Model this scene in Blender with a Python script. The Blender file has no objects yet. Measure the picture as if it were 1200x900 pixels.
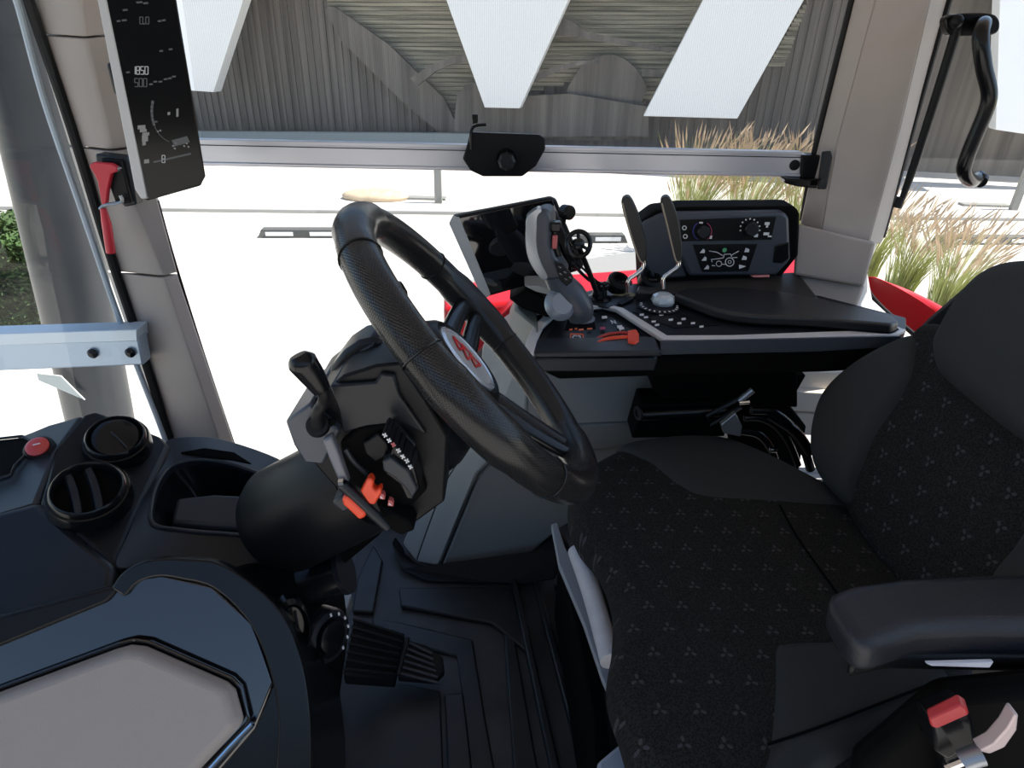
import bpy, bmesh, math, random
from mathutils import Vector as V, Matrix
random.seed(7)
R = math.radians
sc = bpy.context.scene
# ------------------------------------------------------------------ camera
FPX, PITCH, ROLL, HC = 760.0, R(28), R(1.5), 1.15
CAM = V((0, 0, HC))
fw = V((0, math.cos(PITCH), -math.sin(PITCH)))
x0, u0 = V((1, 0, 0)), V((0, math.sin(PITCH), math.cos(PITCH)))
RT = x0*math.cos(ROLL) + u0*math.sin(ROLL)
UP = u0*math.cos(ROLL) - x0*math.sin(ROLL)
cd = bpy.data.cameras.new('camera'); cam = bpy.data.objects.new('camera', cd)
sc.collection.objects.link(cam)
cd.sensor_width = 36; cd.lens = FPX/1200*36; cd.clip_start = .02; cd.clip_end = 300
m = Matrix((RT, UP, -fw)).transposed().to_4x4(); m.translation = CAM
cam.matrix_world = m; sc.camera = cam
# ------------------------------------------------------------------ light
w = bpy.data.worlds.new('world'); sc.world = w; w.use_nodes = True
nt = w.node_tree; nt.nodes.clear()
wo = nt.nodes.new('ShaderNodeOutputWorld'); bg = nt.nodes.new('ShaderNodeBackground')
sky = nt.nodes.new('ShaderNodeTexSky'); sky.sky_type = 'NISHITA'; sky.sun_disc = False
SUN_EL, SUN_AZ = R(54), R(1)           # azimuth measured from +X towards +Y
sky.sun_elevation = SUN_EL; sky.sun_rotation = R(90)-SUN_AZ; sky.air_density = 1.1; sky.dust_density = .5; sky.ozone_density = 1.5
nt.links.new(sky.outputs[0], bg.inputs[0]); bg.inputs[1].default_value = .30
nt.links.new(bg.outputs[0], wo.inputs[0])
sl = bpy.data.lights.new('sun', 'SUN'); sl.energy = 12.5; sl.angle = R(.6); sl.color = (1, .95, .88)
so = bpy.data.objects.new('sun', sl); sc.collection.objects.link(so)
sd = V((math.cos(SUN_EL)*math.cos(SUN_AZ), math.cos(SUN_EL)*math.sin(SUN_AZ), math.sin(SUN_EL)))
so.rotation_euler = sd.to_track_quat('Z', 'Y').to_euler()
sc.view_settings.view_transform = 'Standard'; sc.view_settings.look = 'None'
sc.view_settings.gamma = 1; sc.view_settings.use_curve_mapping = False
sc.view_settings.exposure = -.35
sc.cycles.max_bounces = 10; sc.cycles.transparent_max_bounces = 16
# ------------------------------------------------------------------ helpers
def ray(u, v): return (fw*FPX + RT*(u-600) - UP*(v-450))
def PY(u, v, y): r = ray(u, v); return CAM + r*(y/r.y)
def PZ(u, v, z): r = ray(u, v); return CAM + r*((z-HC)/r.z)
def PX(u, v, x): r = ray(u, v); return CAM + r*(x/r.x)
def PP(u, v, p0, n): r = ray(u, v); n = V(n); return CAM + r*((V(p0)-CAM).dot(n)/r.dot(n))
def L(*pts, y=None, z=None):
    return [PY(a[0], a[1], y if len(a) < 3 else a[2]) if z is None else PZ(a[0], a[1], z if len(a) < 3 else a[2]) for a in pts]

MATS = {}
def mat(name, col, rough=.5, metal=0, noise=0, nscale=40, bump=0, bscale=400, coat=0, spec=.5, emit=None, es=1, alpha=None):
    if name in MATS: return MATS[name]
    mt = bpy.data.materials.new(name); mt.use_nodes = True; n = mt.node_tree.nodes; l = mt.node_tree.links
    b = n['Principled BSDF']
    b.inputs['Base Color'].default_value = (*col, 1); b.inputs['Roughness'].default_value = rough
    b.inputs['Metallic'].default_value = metal; b.inputs['Coat Weight'].default_value = coat
    b.inputs['Coat Roughness'].default_value = .03
    b.inputs['Specular IOR Level'].default_value = spec
    if emit: b.inputs['Emission Color'].default_value = (*emit, 1); b.inputs['Emission Strength'].default_value = es
    tc = n.new('ShaderNodeTexCoord')
    if noise:
        t = n.new('ShaderNodeTexNoise'); t.inputs['Scale'].default_value = nscale; t.inputs['Detail'].default_value = 5
        l.new(tc.outputs['Object'], t.inputs['Vector'])
        mr = n.new('ShaderNodeMapRange'); mr.inputs[1].default_value = .3; mr.inputs[2].default_value = .7
        mr.inputs[3].default_value = 1-noise; mr.inputs[4].default_value = 1+noise
        l.new(t.outputs['Fac'], mr.inputs[0])
        mx = n.new('ShaderNodeVectorMath'); mx.operation = 'SCALE'; mx.inputs[0].default_value = col
        l.new(mr.outputs[0], mx.inputs['Scale']); l.new(mx.outputs[0], b.inputs['Base Color'])
    if bump:
        t = n.new('ShaderNodeTexNoise'); t.inputs['Scale'].default_value = bscale; t.inputs['Detail'].default_value = 2
        l.new(tc.outputs['Object'], t.inputs['Vector'])
        bp = n.new('ShaderNodeBump'); bp.inputs['Strength'].default_value = bump; bp.inputs['Distance'].default_value = .001
        l.new(t.outputs['Fac'], bp.inputs['Height']); l.new(bp.outputs[0], b.inputs['Normal'])
    MATS[name] = mt; return mt
def nodes(mt): return mt.node_tree.nodes, mt.node_tree.links, mt.node_tree.nodes['Principled BSDF']
def math_node(n, l, op, a, b=None):
    m = n.new('ShaderNodeMath'); m.operation = op
    for i, x in enumerate((a, b)):
        if x is None: continue
        if isinstance(x, (int, float)): m.inputs[i].default_value = x
        else: l.new(x, m.inputs[i])
    return m.outputs[0]

black = mat('black_plastic', (.0075, .008, .009), .36, bump=.25, bscale=900, spec=.18)
blacks = mat('black_satin_plastic', (.006, .0065, .0075), .22, spec=.3)
slate = mat('slate_plastic', (.022, .026, .032), .36, bump=.2, bscale=900, spec=.35)
slate2 = mat('slate_dark_plastic', (.011, .013, .017), .33, bump=.2, bscale=900, spec=.32)
dispg = mat('display_glass', (.004, .004, .0045), .12, spec=.25)
gloss = mat('piano_black', (.006, .006, .007), .03, coat=1)
deep = mat('deep_black', (.003, .003, .003), .8, spec=.08)
slateL = mat('slate_light_plastic', (.050, .060, .078), .36, bump=.2, bscale=900)
rubber = mat('rubber', (.006, .006, .0065), .55, spec=.3, bump=.4, bscale=300)
floor_m = mat('floor_rubber', (.030, .030, .030), .5, noise=.6, nscale=9, bump=.3, bscale=250)
mat_rib = mat('mat_rubber', (.010, .0105, .011), .42, noise=.4, nscale=14, bump=.3, bscale=250)
beige = mat('beige_plastic', (.385, .34, .305), .55, noise=.04, nscale=8, bump=.3, bscale=700)
beige2 = mat('beige_knee_plastic', (.31, .27, .24), .55, bump=.3, bscale=700)
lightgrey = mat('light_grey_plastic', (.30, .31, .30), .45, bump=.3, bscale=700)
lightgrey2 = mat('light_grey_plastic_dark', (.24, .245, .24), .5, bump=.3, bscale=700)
silver = mat('silver_paint', (.60, .60, .62), .28, metal=.6)
alu = mat('brushed_aluminium', (.62, .63, .68), .32, metal=.75, noise=.05, nscale=4)
chrome = mat('chrome', (.75, .75, .75), .12, metal=1)
steel = mat('grey_steel', (.34, .36, .38), .35, metal=.7)
red = mat('red_paint', (.66, .012, .018), .28, coat=.25)
redp = mat('red_plastic', (.62, .03, .05), .4)
orange = mat('orange_plastic', (.85, .07, .02), .4)
dullorange = mat('dull_orange_plastic', (.62, .09, .03), .5)
whitem = mat('white_panel', (.96, .95, .93), .5)
greybar = mat('pale_blue_metal', (.45, .55, .66), .35, metal=.3)
pinkm = mat('faded_red_button', (.55, .12, .12), .5)
navy = mat('navy_stack_metal', (.030, .034, .040), .35, noise=.2, nscale=5)
legend = mat('white_print', (.75, .75, .75), .6)
legd = mat('grey_print', (.32, .32, .32), .6)
plain_fab = mat('plain_grey_fabric', (.026, .029, .030), .9, noise=.12, nscale=900, bump=.6, bscale=1200)
armleather = mat('armrest_vinyl', (.014, .016, .022), .40, spec=.4, bump=.5, bscale=900)
scr = mat('screen_glow', (.0, .0, .0), .5, emit=(.75, .78, .8), es=.45)
scrd = mat('screen_glow_dim', (.0, .0, .0), .5, emit=(.5, .52, .55), es=.12)
grn = mat('green_print', (.1, .45, .2), .6); ored = mat('orange_print', (.95, .16, .05), .6)
bluep = mat('blue_print', (.08, .1, .5), .6); magp = mat('magenta_print', (.5, .06, .15), .6)

def leather_mat():
    mt = mat('perforated_leather', (.016, .016, .017), .24); n, l, b = nodes(mt)
    uv = n.new('ShaderNodeTexCoord'); sh = n.new('ShaderNodeVectorMath'); sh.operation = 'SCALE'; sh.inputs['Scale'].default_value = 330
    l.new(uv.outputs['UV'], sh.inputs[0]); se = n.new('ShaderNodeSeparateXYZ'); l.new(sh.outputs[0], se.inputs[0])
    # two interleaved square lattices of holes
    def lat(off):
        fx = math_node(n, l, 'SUBTRACT', math_node(n, l, 'FRACT', math_node(n, l, 'ADD', math_node(n, l, 'MULTIPLY', se.outputs[0], .6), off)), .5)
        fy = math_node(n, l, 'SUBTRACT', math_node(n, l, 'FRACT', math_node(n, l, 'ADD', se.outputs[1], off)), .5)
        fx = math_node(n, l, 'MULTIPLY', fx, 1.6)
        return math_node(n, l, 'SQRT', math_node(n, l, 'ADD', math_node(n, l, 'MULTIPLY', fx, fx), math_node(n, l, 'MULTIPLY', fy, fy)))
    d = math_node(n, l, 'MINIMUM', lat(0), lat(.5))
    mr = n.new('ShaderNodeMapRange'); mr.inputs[1].default_value = .20; mr.inputs[2].default_value = .36; l.new(d, mr.inputs[0])
    mx = n.new('ShaderNodeMix'); mx.data_type = 'RGBA'; l.new(mr.outputs[0], mx.inputs[0])
    mx.inputs[6].default_value = (.001, .001, .001, 1); mx.inputs[7].default_value = (.013, .013, .0135, 1)
    l.new(mx.outputs[2], b.inputs['Base Color'])
    bp = n.new('ShaderNodeBump'); bp.inputs['Strength'].default_value = .9; bp.inputs['Distance'].default_value = .0016
    l.new(mr.outputs[0], bp.inputs['Height']); l.new(bp.outputs[0], b.inputs['Normal'])
    return mt
leather = leather_mat()

def pattern_fabric():
    mt = mat('patterned_fabric', (.01, .01, .01), .85, bump=.8, bscale=900); n, l, b = nodes(mt)
    b.inputs['Specular IOR Level'].default_value = .25
    uv = n.new('ShaderNodeTexCoord'); se = n.new('ShaderNodeSeparateXYZ'); l.new(uv.outputs['UV'], se.inputs[0])
    W, H = .046, .040
    yy = math_node(n, l, 'DIVIDE', se.outputs[1], H)
    row = math_node(n, l, 'FLOOR', yy)
    xx = math_node(n, l, 'ADD', math_node(n, l, 'DIVIDE', se.outputs[0], W), math_node(n, l, 'MULTIPLY', row, .42))
    px = math_node(n, l, 'MULTIPLY', math_node(n, l, 'SUBTRACT', math_node(n, l, 'FRACT', xx), .5), W)
    py = math_node(n, l, 'MULTIPLY', math_node(n, l, 'SUBTRACT', math_node(n, l, 'FRACT', yy), .5), H)
    r = math_node(n, l, 'SQRT', math_node(n, l, 'ADD', math_node(n, l, 'MULTIPLY', px, px), math_node(n, l, 'MULTIPLY', py, py)))
    an = math_node(n, l, 'ARCTAN2', py, px)
    pet = math_node(n, l, 'MAXIMUM', math_node(n, l, 'COSINE', math_node(n, l, 'MULTIPLY', math_node(n, l, 'ADD', an, .5), 3)), 0)
    rr = math_node(n, l, 'MULTIPLY', math_node(n, l, 'POWER', pet, .45), .0088)
    m1 = math_node(n, l, 'LESS_THAN', r, rr); m2 = math_node(n, l, 'GREATER_THAN', r, .0022)
    mk = math_node(n, l, 'MULTIPLY', m1, m2)
    # woven ground
    wv = n.new('ShaderNodeTexVoronoi'); wv.inputs['Scale'].default_value = 420; l.new(uv.outputs['UV'], wv.inputs['Vector'])
    cr = n.new('ShaderNodeMapRange'); cr.inputs[1].default_value = .2; cr.inputs[2].default_value = .7; cr.inputs[3].default_value = .3; cr.inputs[4].default_value = 1.9
    l.new(wv.outputs['Distance'], cr.inputs[0])
    base = n.new('ShaderNodeVectorMath'); base.operation = 'SCALE'; base.inputs[0].default_value = (.0105, .0110, .0105); l.new(cr.outputs[0], base.inputs['Scale'])
    mx = n.new('ShaderNodeMix'); mx.data_type = 'RGBA'; l.new(mk, mx.inputs[0]); l.new(base.outputs[0], mx.inputs[6])
    mx.inputs[7].default_value = (.055, .055, .060, 1); l.new(mx.outputs[2], b.inputs['Base Color'])
    return mt
patfab = pattern_fabric()

def glass_mat(name, tint, refl=.05, lines=0, haze=0):
    mt = bpy.data.materials.new(name); mt.use_nodes = True; n = mt.node_tree.nodes; l = mt.node_tree.links; n.clear()
    o = n.new('ShaderNodeOutputMaterial'); tr = n.new('ShaderNodeBsdfTransparent'); gl = n.new('ShaderNodeBsdfGlossy')
    tr.inputs[0].default_value = (*tint, 1); gl.inputs['Roughness'].default_value = .02
    mx = n.new('ShaderNodeMixShader'); lw = n.new('ShaderNodeLayerWeight'); lw.inputs['Blend'].default_value = .5
    fac_ = math_node(n, l, 'ADD', math_node(n, l, 'MULTIPLY', math_node(n, l, 'POWER', lw.outputs['Facing'], 4), .8), refl)
    l.new(fac_, mx.inputs[0]); l.new(tr.outputs[0], mx.inputs[1]); l.new(gl.outputs[0], mx.inputs[2])
    out = mx.outputs[0]
    if lines:
        tc = n.new('ShaderNodeTexCoord'); se = n.new('ShaderNodeSeparateXYZ'); l.new(tc.outputs['Object'], se.inputs[0])
        s = math_node(n, l, 'SINE', math_node(n, l, 'MULTIPLY', se.outputs[0], 1500)); s = math_node(n, l, 'ADD', math_node(n, l, 'MULTIPLY', s, .05), .96)
        vm = n.new('ShaderNodeVectorMath'); vm.operation = 'SCALE'; vm.inputs[0].default_value = tint; l.new(s, vm.inputs['Scale']); l.new(vm.outputs[0], tr.inputs[0])
    if haze:
        df = n.new('ShaderNodeBsdfDiffuse'); df.inputs[0].default_value = (.5, .5, .5, 1)
        tl = n.new('ShaderNodeBsdfTranslucent'); tl.inputs[0].default_value = (.5, .5, .5, 1)
        ad = n.new('ShaderNodeMixShader'); l.new(df.outputs[0], ad.inputs[1]); l.new(tl.outputs[0], ad.inputs[2])
        m2 = n.new('ShaderNodeMixShader'); m2.inputs[0].default_value = haze; l.new(out, m2.inputs[1]); l.new(ad.outputs[0], m2.inputs[2]); out = m2.outputs[0]
    l.new(out, o.inputs[0]); MATS[name] = mt; return mt
glass = glass_mat('window_glass', (.95, .97, .96))
film = glass_mat('sun_film', (.92, .92, .91), refl=.015, lines=1, haze=.05)

ORG = {}
def finish(o, label=None, cat=None, group=None, kind=None):
    for k, x in (('label', label), ('category', cat), ('group', group), ('kind', kind)):
        if x: o[k] = x
    return o
def thing(name, loc, label, cat, group=None):
    o = bpy.data.objects.new(name, None); sc.collection.objects.link(o); o.empty_display_size = .05
    o.location = loc; ORG[o] = V(loc); return finish(o, label, cat, group)

class G:
    def __init__(s): s.bm = bmesh.new(); s.uv = s.bm.loops.layers.uv.new('UVMap')
    def prism(s, pts, off, taper=1.0):
        pts = [V(p) for p in pts]; c = sum(pts, V())/len(pts); off = V(off)
        a = [s.bm.verts.new(p) for p in pts]; b = [s.bm.verts.new(c+(p-c)*taper+off) for p in pts]
        n = len(pts)
        fs = [s.bm.faces.new(a), s.bm.faces.new(b[::-1])]
        for i in range(n): fs.append(s.bm.faces.new((a[i], b[i], b[(i+1) % n], a[(i+1) % n])))
        bmesh.ops.recalc_face_normals(s.bm, faces=fs); return s
    def box(s, c, size, ax=None):
        c = V(c); ax = ax or (V((1, 0, 0)), V((0, 1, 0)), V((0, 0, 1))); hx, hy, hz = [k/2 for k in size]
        pts = [c+ax[0]*i*hx+ax[1]*j*hy-ax[2]*hz for i, j in ((-1, -1), (1, -1), (1, 1), (-1, 1))]
        return s.prism(pts, ax[2]*2*hz)
    def tube(s, pts, r, n=12, closed=False, smooth=4, caps=True, flat=1.0, up=None):
        pts = [V(p) for p in pts]; m = len(pts); rs = r if isinstance(r, (list, tuple)) else [r]*m
        P, Rr = [], []
        if smooth > 1 and m > 2:
            for i in range(m if closed else m-1):
                g = lambda k: (pts[k % m] if closed else pts[min(max(k, 0), m-1)])
                h = lambda k: (rs[k % m] if closed else rs[min(max(k, 0), m-1)])
                for t in range(smooth):
                    t /= smooth; p0, p1, p2, p3 = g(i-1), g(i), g(i+1), g(i+2)
                    P.append(.5*((2*p1)+(p2-p0)*t+(2*p0-5*p1+4*p2-p3)*t*t+(3*p1-p0-3*p2+p3)*t**3)); Rr.append(h(i)*(1-t)+h(i+1)*t)
            if not closed: P.append(pts[-1]); Rr.append(rs[-1])
        else: P, Rr = pts, rs
        m = len(P); rings = []; nrm = None; al = [0]
        for i in range(m):
            if closed: tg = (P[(i+1) % m]-P[i-1]).normalized()
            else: tg = (P[min(i+1, m-1)]-P[max(i-1, 0)]).normalized()
            if nrm is None: nrm = V(up) if up else (V((0, 0, 1)) if abs(tg.z) < .9 else V((1, 0, 0)))
            nrm = (nrm-tg*nrm.dot(tg)).normalized(); bi = tg.cross(nrm)
            rings.append([s.bm.verts.new(P[i]+(nrm*math.cos(2*math.pi*k/n)*flat+bi*math.sin(2*math.pi*k/n))*Rr[i]) for k in range(n)])
            if i: al.append(al[-1]+(P[i]-P[i-1]).length)
        al.append(al[-1]+(P[0]-P[-1]).length); fs = []
        for i in range(m if closed else m-1):
            A, B = rings[i], rings[(i+1) % m]
            for k in range(n):
                f = s.bm.faces.new((A[k], A[(k+1) % n], B[(k+1) % n], B[k])); fs.append(f)
                cr = 2*math.pi*Rr[i]/n
                for lp, (a_, b_) in zip(f.loops, ((al[i], k), (al[i], k+1), (al[i+1], k+1), (al[i+1], k))): lp[s.uv].uv = (a_, b_*cr)
        if not closed and caps: fs += [s.bm.faces.new(rings[0][::-1]), s.bm.faces.new(rings[-1])]
        bmesh.ops.recalc_face_normals(s.bm, faces=fs); return s
    def lathe(s, prof, c, axis, n=32, sx=1.0, ref=None):
        c = V(c); a = V(axis).normalized(); e = V(ref) if ref else (V((0, 0, 1)) if abs(a.z) < .9 else V((1, 0, 0)))
        e = (e-a*e.dot(a)).normalized(); b = a.cross(e); rings = []; fs = []
        for h, r in prof:
            rings.append([s.bm.verts.new(c+a*h+(e*math.cos(2*math.pi*k/n)*sx+b*math.sin(2*math.pi*k/n))*max(r, 1e-5)) for k in range(n)])
        for A, B in zip(rings, rings[1:]):
            for k in range(n): fs.append(s.bm.faces.new((A[k], A[(k+1) % n], B[(k+1) % n], B[k])))
        fs += [s.bm.faces.new(rings[0][::-1]), s.bm.faces.new(rings[-1])]
        bmesh.ops.recalc_face_normals(s.bm, faces=fs); return s
    def ball(s, c, r, sc3=(1, 1, 1), seg=16):
        mm = Matrix.Translation(V(c)) @ Matrix.Diagonal((sc3[0]*r, sc3[1]*r, sc3[2]*r, 1))
        bmesh.ops.create_uvsphere(s.bm, u_segments=seg, v_segments=seg//2+2, radius=1, matrix=mm); return s
    def sheet(s, rows):
        vs = [[s.bm.verts.new(V(p)) for p in r] for r in rows]
        for i in range(len(rows)-1):
            for j in range(len(rows[0])-1):
                f = s.bm.faces.new((vs[i][j], vs[i][j+1], vs[i+1][j+1], vs[i+1][j]))
                for lp, (a, b) in zip(f.loops, ((i, j), (i, j+1), (i+1, j+1), (i+1, j))): lp[s.uv].uv = (a*.02, b*.02)
        return s
    def put(s, name, mt, parent=None, bevel=0, seg=2, ang=35, label=None, cat=None, group=None, kind=None, solid=0):
        bmesh.ops.remove_doubles(s.bm, verts=s.bm.verts, dist=1e-6)
        if parent is not None: o0 = ORG[parent]
        else:
            xs = [v.co for v in s.bm.verts]
            o0 = V(((min(p.x for p in xs)+max(p.x for p in xs))/2, (min(p.y for p in xs)+max(p.y for p in xs))/2, min(p.z for p in xs)))
        bmesh.ops.translate(s.bm, verts=s.bm.verts, vec=-o0)
        me = bpy.data.meshes.new(name); s.bm.to_mesh(me); s.bm.free(); me.materials.append(mt)
        for p in me.polygons: p.use_smooth = True
        me.set_sharp_from_angle(angle=R(ang))
        o = bpy.data.objects.new(name, me); sc.collection.objects.link(o); ORG[o] = o0
        if parent is not None: o.parent = parent
        else: o.location = o0
        if solid:
            md = o.modifiers.new('solid', 'SOLIDIFY'); md.thickness = solid; md.offset = 0
        if bevel:
            md = o.modifiers.new('bevel', 'BEVEL'); md.width = bevel; md.segments = seg; md.limit_method = 'ANGLE'; md.angle_limit = R(30)
            md.harden_normals = False
        return finish(o, label, cat, group, kind)

def slab(name, pts, off, mt, parent=None, bevel=.002, **k): return G().prism(pts, off).put(name, mt, parent, bevel=bevel, **k)
def smooth_closed(pts, n=96):
    m = len(pts); out = []
    for q in range(n):
        t = q/n*m; i = int(t); t -= i; p0, p1, p2, p3 = pts[(i-1) % m], pts[i % m], pts[(i+1) % m], pts[(i+2) % m]
        out.append(.5*((2*p1)+(p2-p0)*t+(2*p0-5*p1+4*p2-p3)*t*t+(3*p1-p0-3*p2+p3)*t**3))
    return out
def pillow(name, pts, nrm, thick, rad, mt, parent, dome=0, e1=None, n=120, smooth=True, hfun=None, **k):
    """soft cushion: outline pts (world, near one plane), rounded edge of radius rad, body thickness thick along -nrm"""
    nrm = V(nrm).normalized(); pts = [V(p) for p in pts]
    out = smooth_closed(pts, n) if smooth else pts; n = len(out)
    c = sum(out, V())/n; e1 = V(e1) if e1 else V((1, 0, 0)); e1 = (e1-nrm*e1.dot(nrm)).normalized(); e2 = nrm.cross(e1)
    g = G(); rings = []
    ss = [1, .995, .985, .97, .95, .92, .88, .83, .76, .66, .54, .4, .25, .12]
    for s_ in ss:
        rg = []
        for p in out:
            q = c+(p-c)*s_; d = (p-c).length*(1-s_); h = 0
            if d < rad: h = -rad+math.sqrt(max(rad*rad-(rad-d)**2, 0))
            h += dome*(1-s_*s_)
            if hfun: h += hfun(q)
            rg.append(g.bm.verts.new(q+nrm*h))
        rings.append(rg)
    cv = g.bm.verts.new(c+nrm*(dome+(hfun(c) if hfun else 0)))
    def uvf(f):
        for lp in f.loops: d = lp.vert.co-c; lp[g.uv].uv = (d.dot(e1)+1.003, d.dot(e2)+1.003)
    fs = []
    for A, B in zip(rings, rings[1:]):
        for k_ in range(n): fs.append(g.bm.faces.new((A[k_], A[(k_+1) % n], B[(k_+1) % n], B[k_])))
    for k_ in range(n): fs.append(g.bm.faces.new((rings[-1][k_], rings[-1][(k_+1) % n], cv)))
    lo = [g.bm.verts.new(p-nrm*thick) for p in out]; lo2 = [g.bm.verts.new(c+(p-c)*.94-nrm*(thick+rad*.5)) for p in out]
    for A, B in ((lo, rings[0]), (lo2, lo)):
        for k_ in range(n): fs.append(g.bm.faces.new((A[k_], A[(k_+1) % n], B[(k_+1) % n], B[k_])))
    fs.append(g.bm.faces.new(lo2[::-1]))
    for f in fs: uvf(f)
    bmesh.ops.recalc_face_normals(g.bm, faces=fs)
    return g.put(name, mt, parent, ang=60, **k)
def bar(g, a, b, w_, t=.0006, nrm=(0, -1, 0)):
    a, b, nr = V(a), V(b), V(nrm).normalized(); d = (b-a).normalized(); s_ = d.cross(nr)*w_/2
    g.prism([a-s_, b-s_, b+s_, a+s_], nr*t); return g
SEG = {'0': 'abcdef', '1': 'bc', '5': 'afgcd', '8': 'abcdefg'}
def seg_digits(g, txt, u, v, y, w_, h, gap, slant=.15, th=.24):
    """seven segment digits, (u,v) top-left in the picture frame on the plane at depth y"""
    for ch in txt:
        if ch == '.': 
            a = PY(u-gap*.3, v+h*.97, y); g.box(a, (.0016, .0008, .0016)); u += gap*.35; continue
        X = lambda a, b: PY(u+a*w_+(0)*slant, v+b*h, y)
        pts = {'a': ((0, 0), (1, 0)), 'b': ((1, 0), (1, .5)), 'c': ((1, .5), (1, 1)), 'd': ((0, 1), (1, 1)), 'e': ((0, .5), (0, 1)), 'f': ((0, 0), (0, .5)), 'g': ((0, .5), (1, .5))}
        for s_ in SEG[ch]: bar(g, X(*pts[s_][0]), X(*pts[s_][1]), (X(1, 0)-X(0, 0)).length*th)
        u += gap
def text_mesh(txt, name, org, ex, ez, size, mt, parent, depth=.0005, sy=1):
    cu = bpy.data.curves.new('t', 'FONT'); cu.body = txt; cu.size = 1; cu.align_x = 'CENTER'; cu.align_y = 'CENTER'; cu.extrude = depth/size
    ob = bpy.data.objects.new('t', cu); sc.collection.objects.link(ob); bpy.context.view_layer.update()
    me = bpy.data.meshes.new_from_object(ob.evaluated_get(bpy.context.evaluated_depsgraph_get()))
    bpy.data.objects.remove(ob); ex, ez = V(ex).normalized(), V(ez).normalized(); ny = ex.cross(ez)
    o0 = ORG[parent]
    for v in me.vertices: v.co = V(org)+ex*v.co.x*size+ez*v.co.y*size*sy+ny*v.co.z*size-o0
    me.materials.clear(); me.materials.append(mt); me.name = name
    o = bpy.data.objects.new(name, me); sc.collection.objects.link(o); o.parent = parent; ORG[o] = o0; return o
def seg_line(pts, n): return smooth_closed(pts, n)

# ================================================================== OUTSIDE
GZ = -1.45
def gravel_mat():
    mt = mat('pale_gravel', (.62, .58, .52), .95, noise=.10, nscale=1.2, bump=.6, bscale=60); return mt
g = G(); g.sheet([[(x, y, GZ) for y in (-30, -5, 5, 12, 30, 60)] for x in (-60, -20, -5, 5, 20, 60)])
g.put('floor_gravel_yard', gravel_mat(), kind='structure', label='pale sunlit gravel yard around the tractor')
# facade across the yard, runs from far left to nearer right
fa, fb = PZ(300, 160, GZ), PZ(1150, 205, GZ)
fdx = (fb-fa); fdx.z = 0; fdx.normalize(); fn = V((fdx.y, -fdx.x, 0))
if fn.y > 0: fn = -fn
def FP(u, v, off=0): return PP(u, v, fa+fn*off, fn)
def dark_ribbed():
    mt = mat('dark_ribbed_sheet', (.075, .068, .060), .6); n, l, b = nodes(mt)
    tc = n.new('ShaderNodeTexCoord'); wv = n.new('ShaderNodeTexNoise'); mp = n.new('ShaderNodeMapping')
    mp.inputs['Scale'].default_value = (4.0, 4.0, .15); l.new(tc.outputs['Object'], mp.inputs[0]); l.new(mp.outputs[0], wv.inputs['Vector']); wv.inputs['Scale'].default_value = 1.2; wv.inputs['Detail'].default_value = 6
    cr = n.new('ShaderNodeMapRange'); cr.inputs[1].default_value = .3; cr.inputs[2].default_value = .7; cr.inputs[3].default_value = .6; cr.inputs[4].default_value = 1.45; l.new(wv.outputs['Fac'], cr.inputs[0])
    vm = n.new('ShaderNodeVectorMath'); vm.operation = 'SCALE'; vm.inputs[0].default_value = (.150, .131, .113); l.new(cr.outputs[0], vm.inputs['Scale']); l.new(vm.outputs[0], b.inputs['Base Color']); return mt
def wood_mat():
    mt = mat('weathered_wood', (.3, .27, .2), .8); n, l, b = nodes(mt)
    tc = n.new('ShaderNodeTexCoord'); mp = n.new('ShaderNodeMapping'); mp.inputs['Scale'].default_value = (.35, .35, 9); wv = n.new('ShaderNodeTexNoise'); wv.inputs['Scale'].default_value = 1.5; wv.inputs['Detail'].default_value = 8
    l.new(tc.outputs['Object'], mp.inputs[0]); l.new(mp.outputs[0], wv.inputs['Vector'])
    cr = n.new('ShaderNodeValToRGB'); cr.color_ramp.elements[0].position = .35; cr.color_ramp.elements[1].position = .65
    cr.color_ramp.elements[0].color = (.17, .16, .12, 1); cr.color_ramp.elements[1].color = (.42, .38, .29, 1)
    l.new(wv.outputs['Fac'], cr.inputs[0]); l.new(cr.outputs[0], b.inputs['Base Color']); return mt
dkm, wdm = dark_ribbed(), wood_mat()
flen0, flen1 = -45, 40
A0 = V((fa.x, fa.y, GZ))
g = G(); g.prism([A0+fdx*flen0, A0+fdx*flen1, A0+fdx*flen1+V((0, 0, 6.5)), A0+fdx*flen0+V((0, 0, 6.5))], -fn*.4)
fac = g.put('facade_wall', dkm, kind='structure', label='dark showroom facade across the yard')
# vertical ribs of the sheet cladding (real relief, too fine to pick apart)
g = G()
for i in range(170):
    a = A0+fdx*(-18+i*.2)+fn*.03; g.box(a-fn*.012+V((0, 0, 2.3)), (.07, .03, 4.3), (fdx, fn, V((0, 0, 1))))
g.put('cladding_ribs', dkm, fac, kind='stuff')
# wood clad bays: outline boards, real boards
def wood_bay(poly, n_px=5.2):
    vs = [p[1] for p in poly]; v = min(vs); g = G()
    while v < max(vs):
        xs = []; vm = v+n_px/2
        for (a, b), (c, d) in zip(poly, poly[1:]+poly[:1]):
            if (b-vm)*(d-vm) < 0: xs.append(a+(vm-b)/(d-b)*(c-a))
        xs.sort()
        for xa, xb in zip(xs[::2], xs[1::2]):
            sh = (random.random()-.5)*.02
            q = [FP(xa, v+.4, .10+sh), FP(xb, v+.4, .10+sh), FP(xb, v+n_px-.3, .10+sh), FP(xa, v+n_px-.3, .10+sh)]
            g.prism(q, -fn*.05)
        v += n_px
    return g.put('wood_boards', wdm, fac, kind='stuff')
wood_bay([(375, -60), (560, -60), (572, 118), (545, 150), (530, 143), (470, 85), (432, 45), (385, 14)])
wood_bay([(640, -60), (835, -60), (835, 30), (800, 110), (745, 122), (748, 100), (700, 90), (600, 112), (590, 100)])
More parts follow.
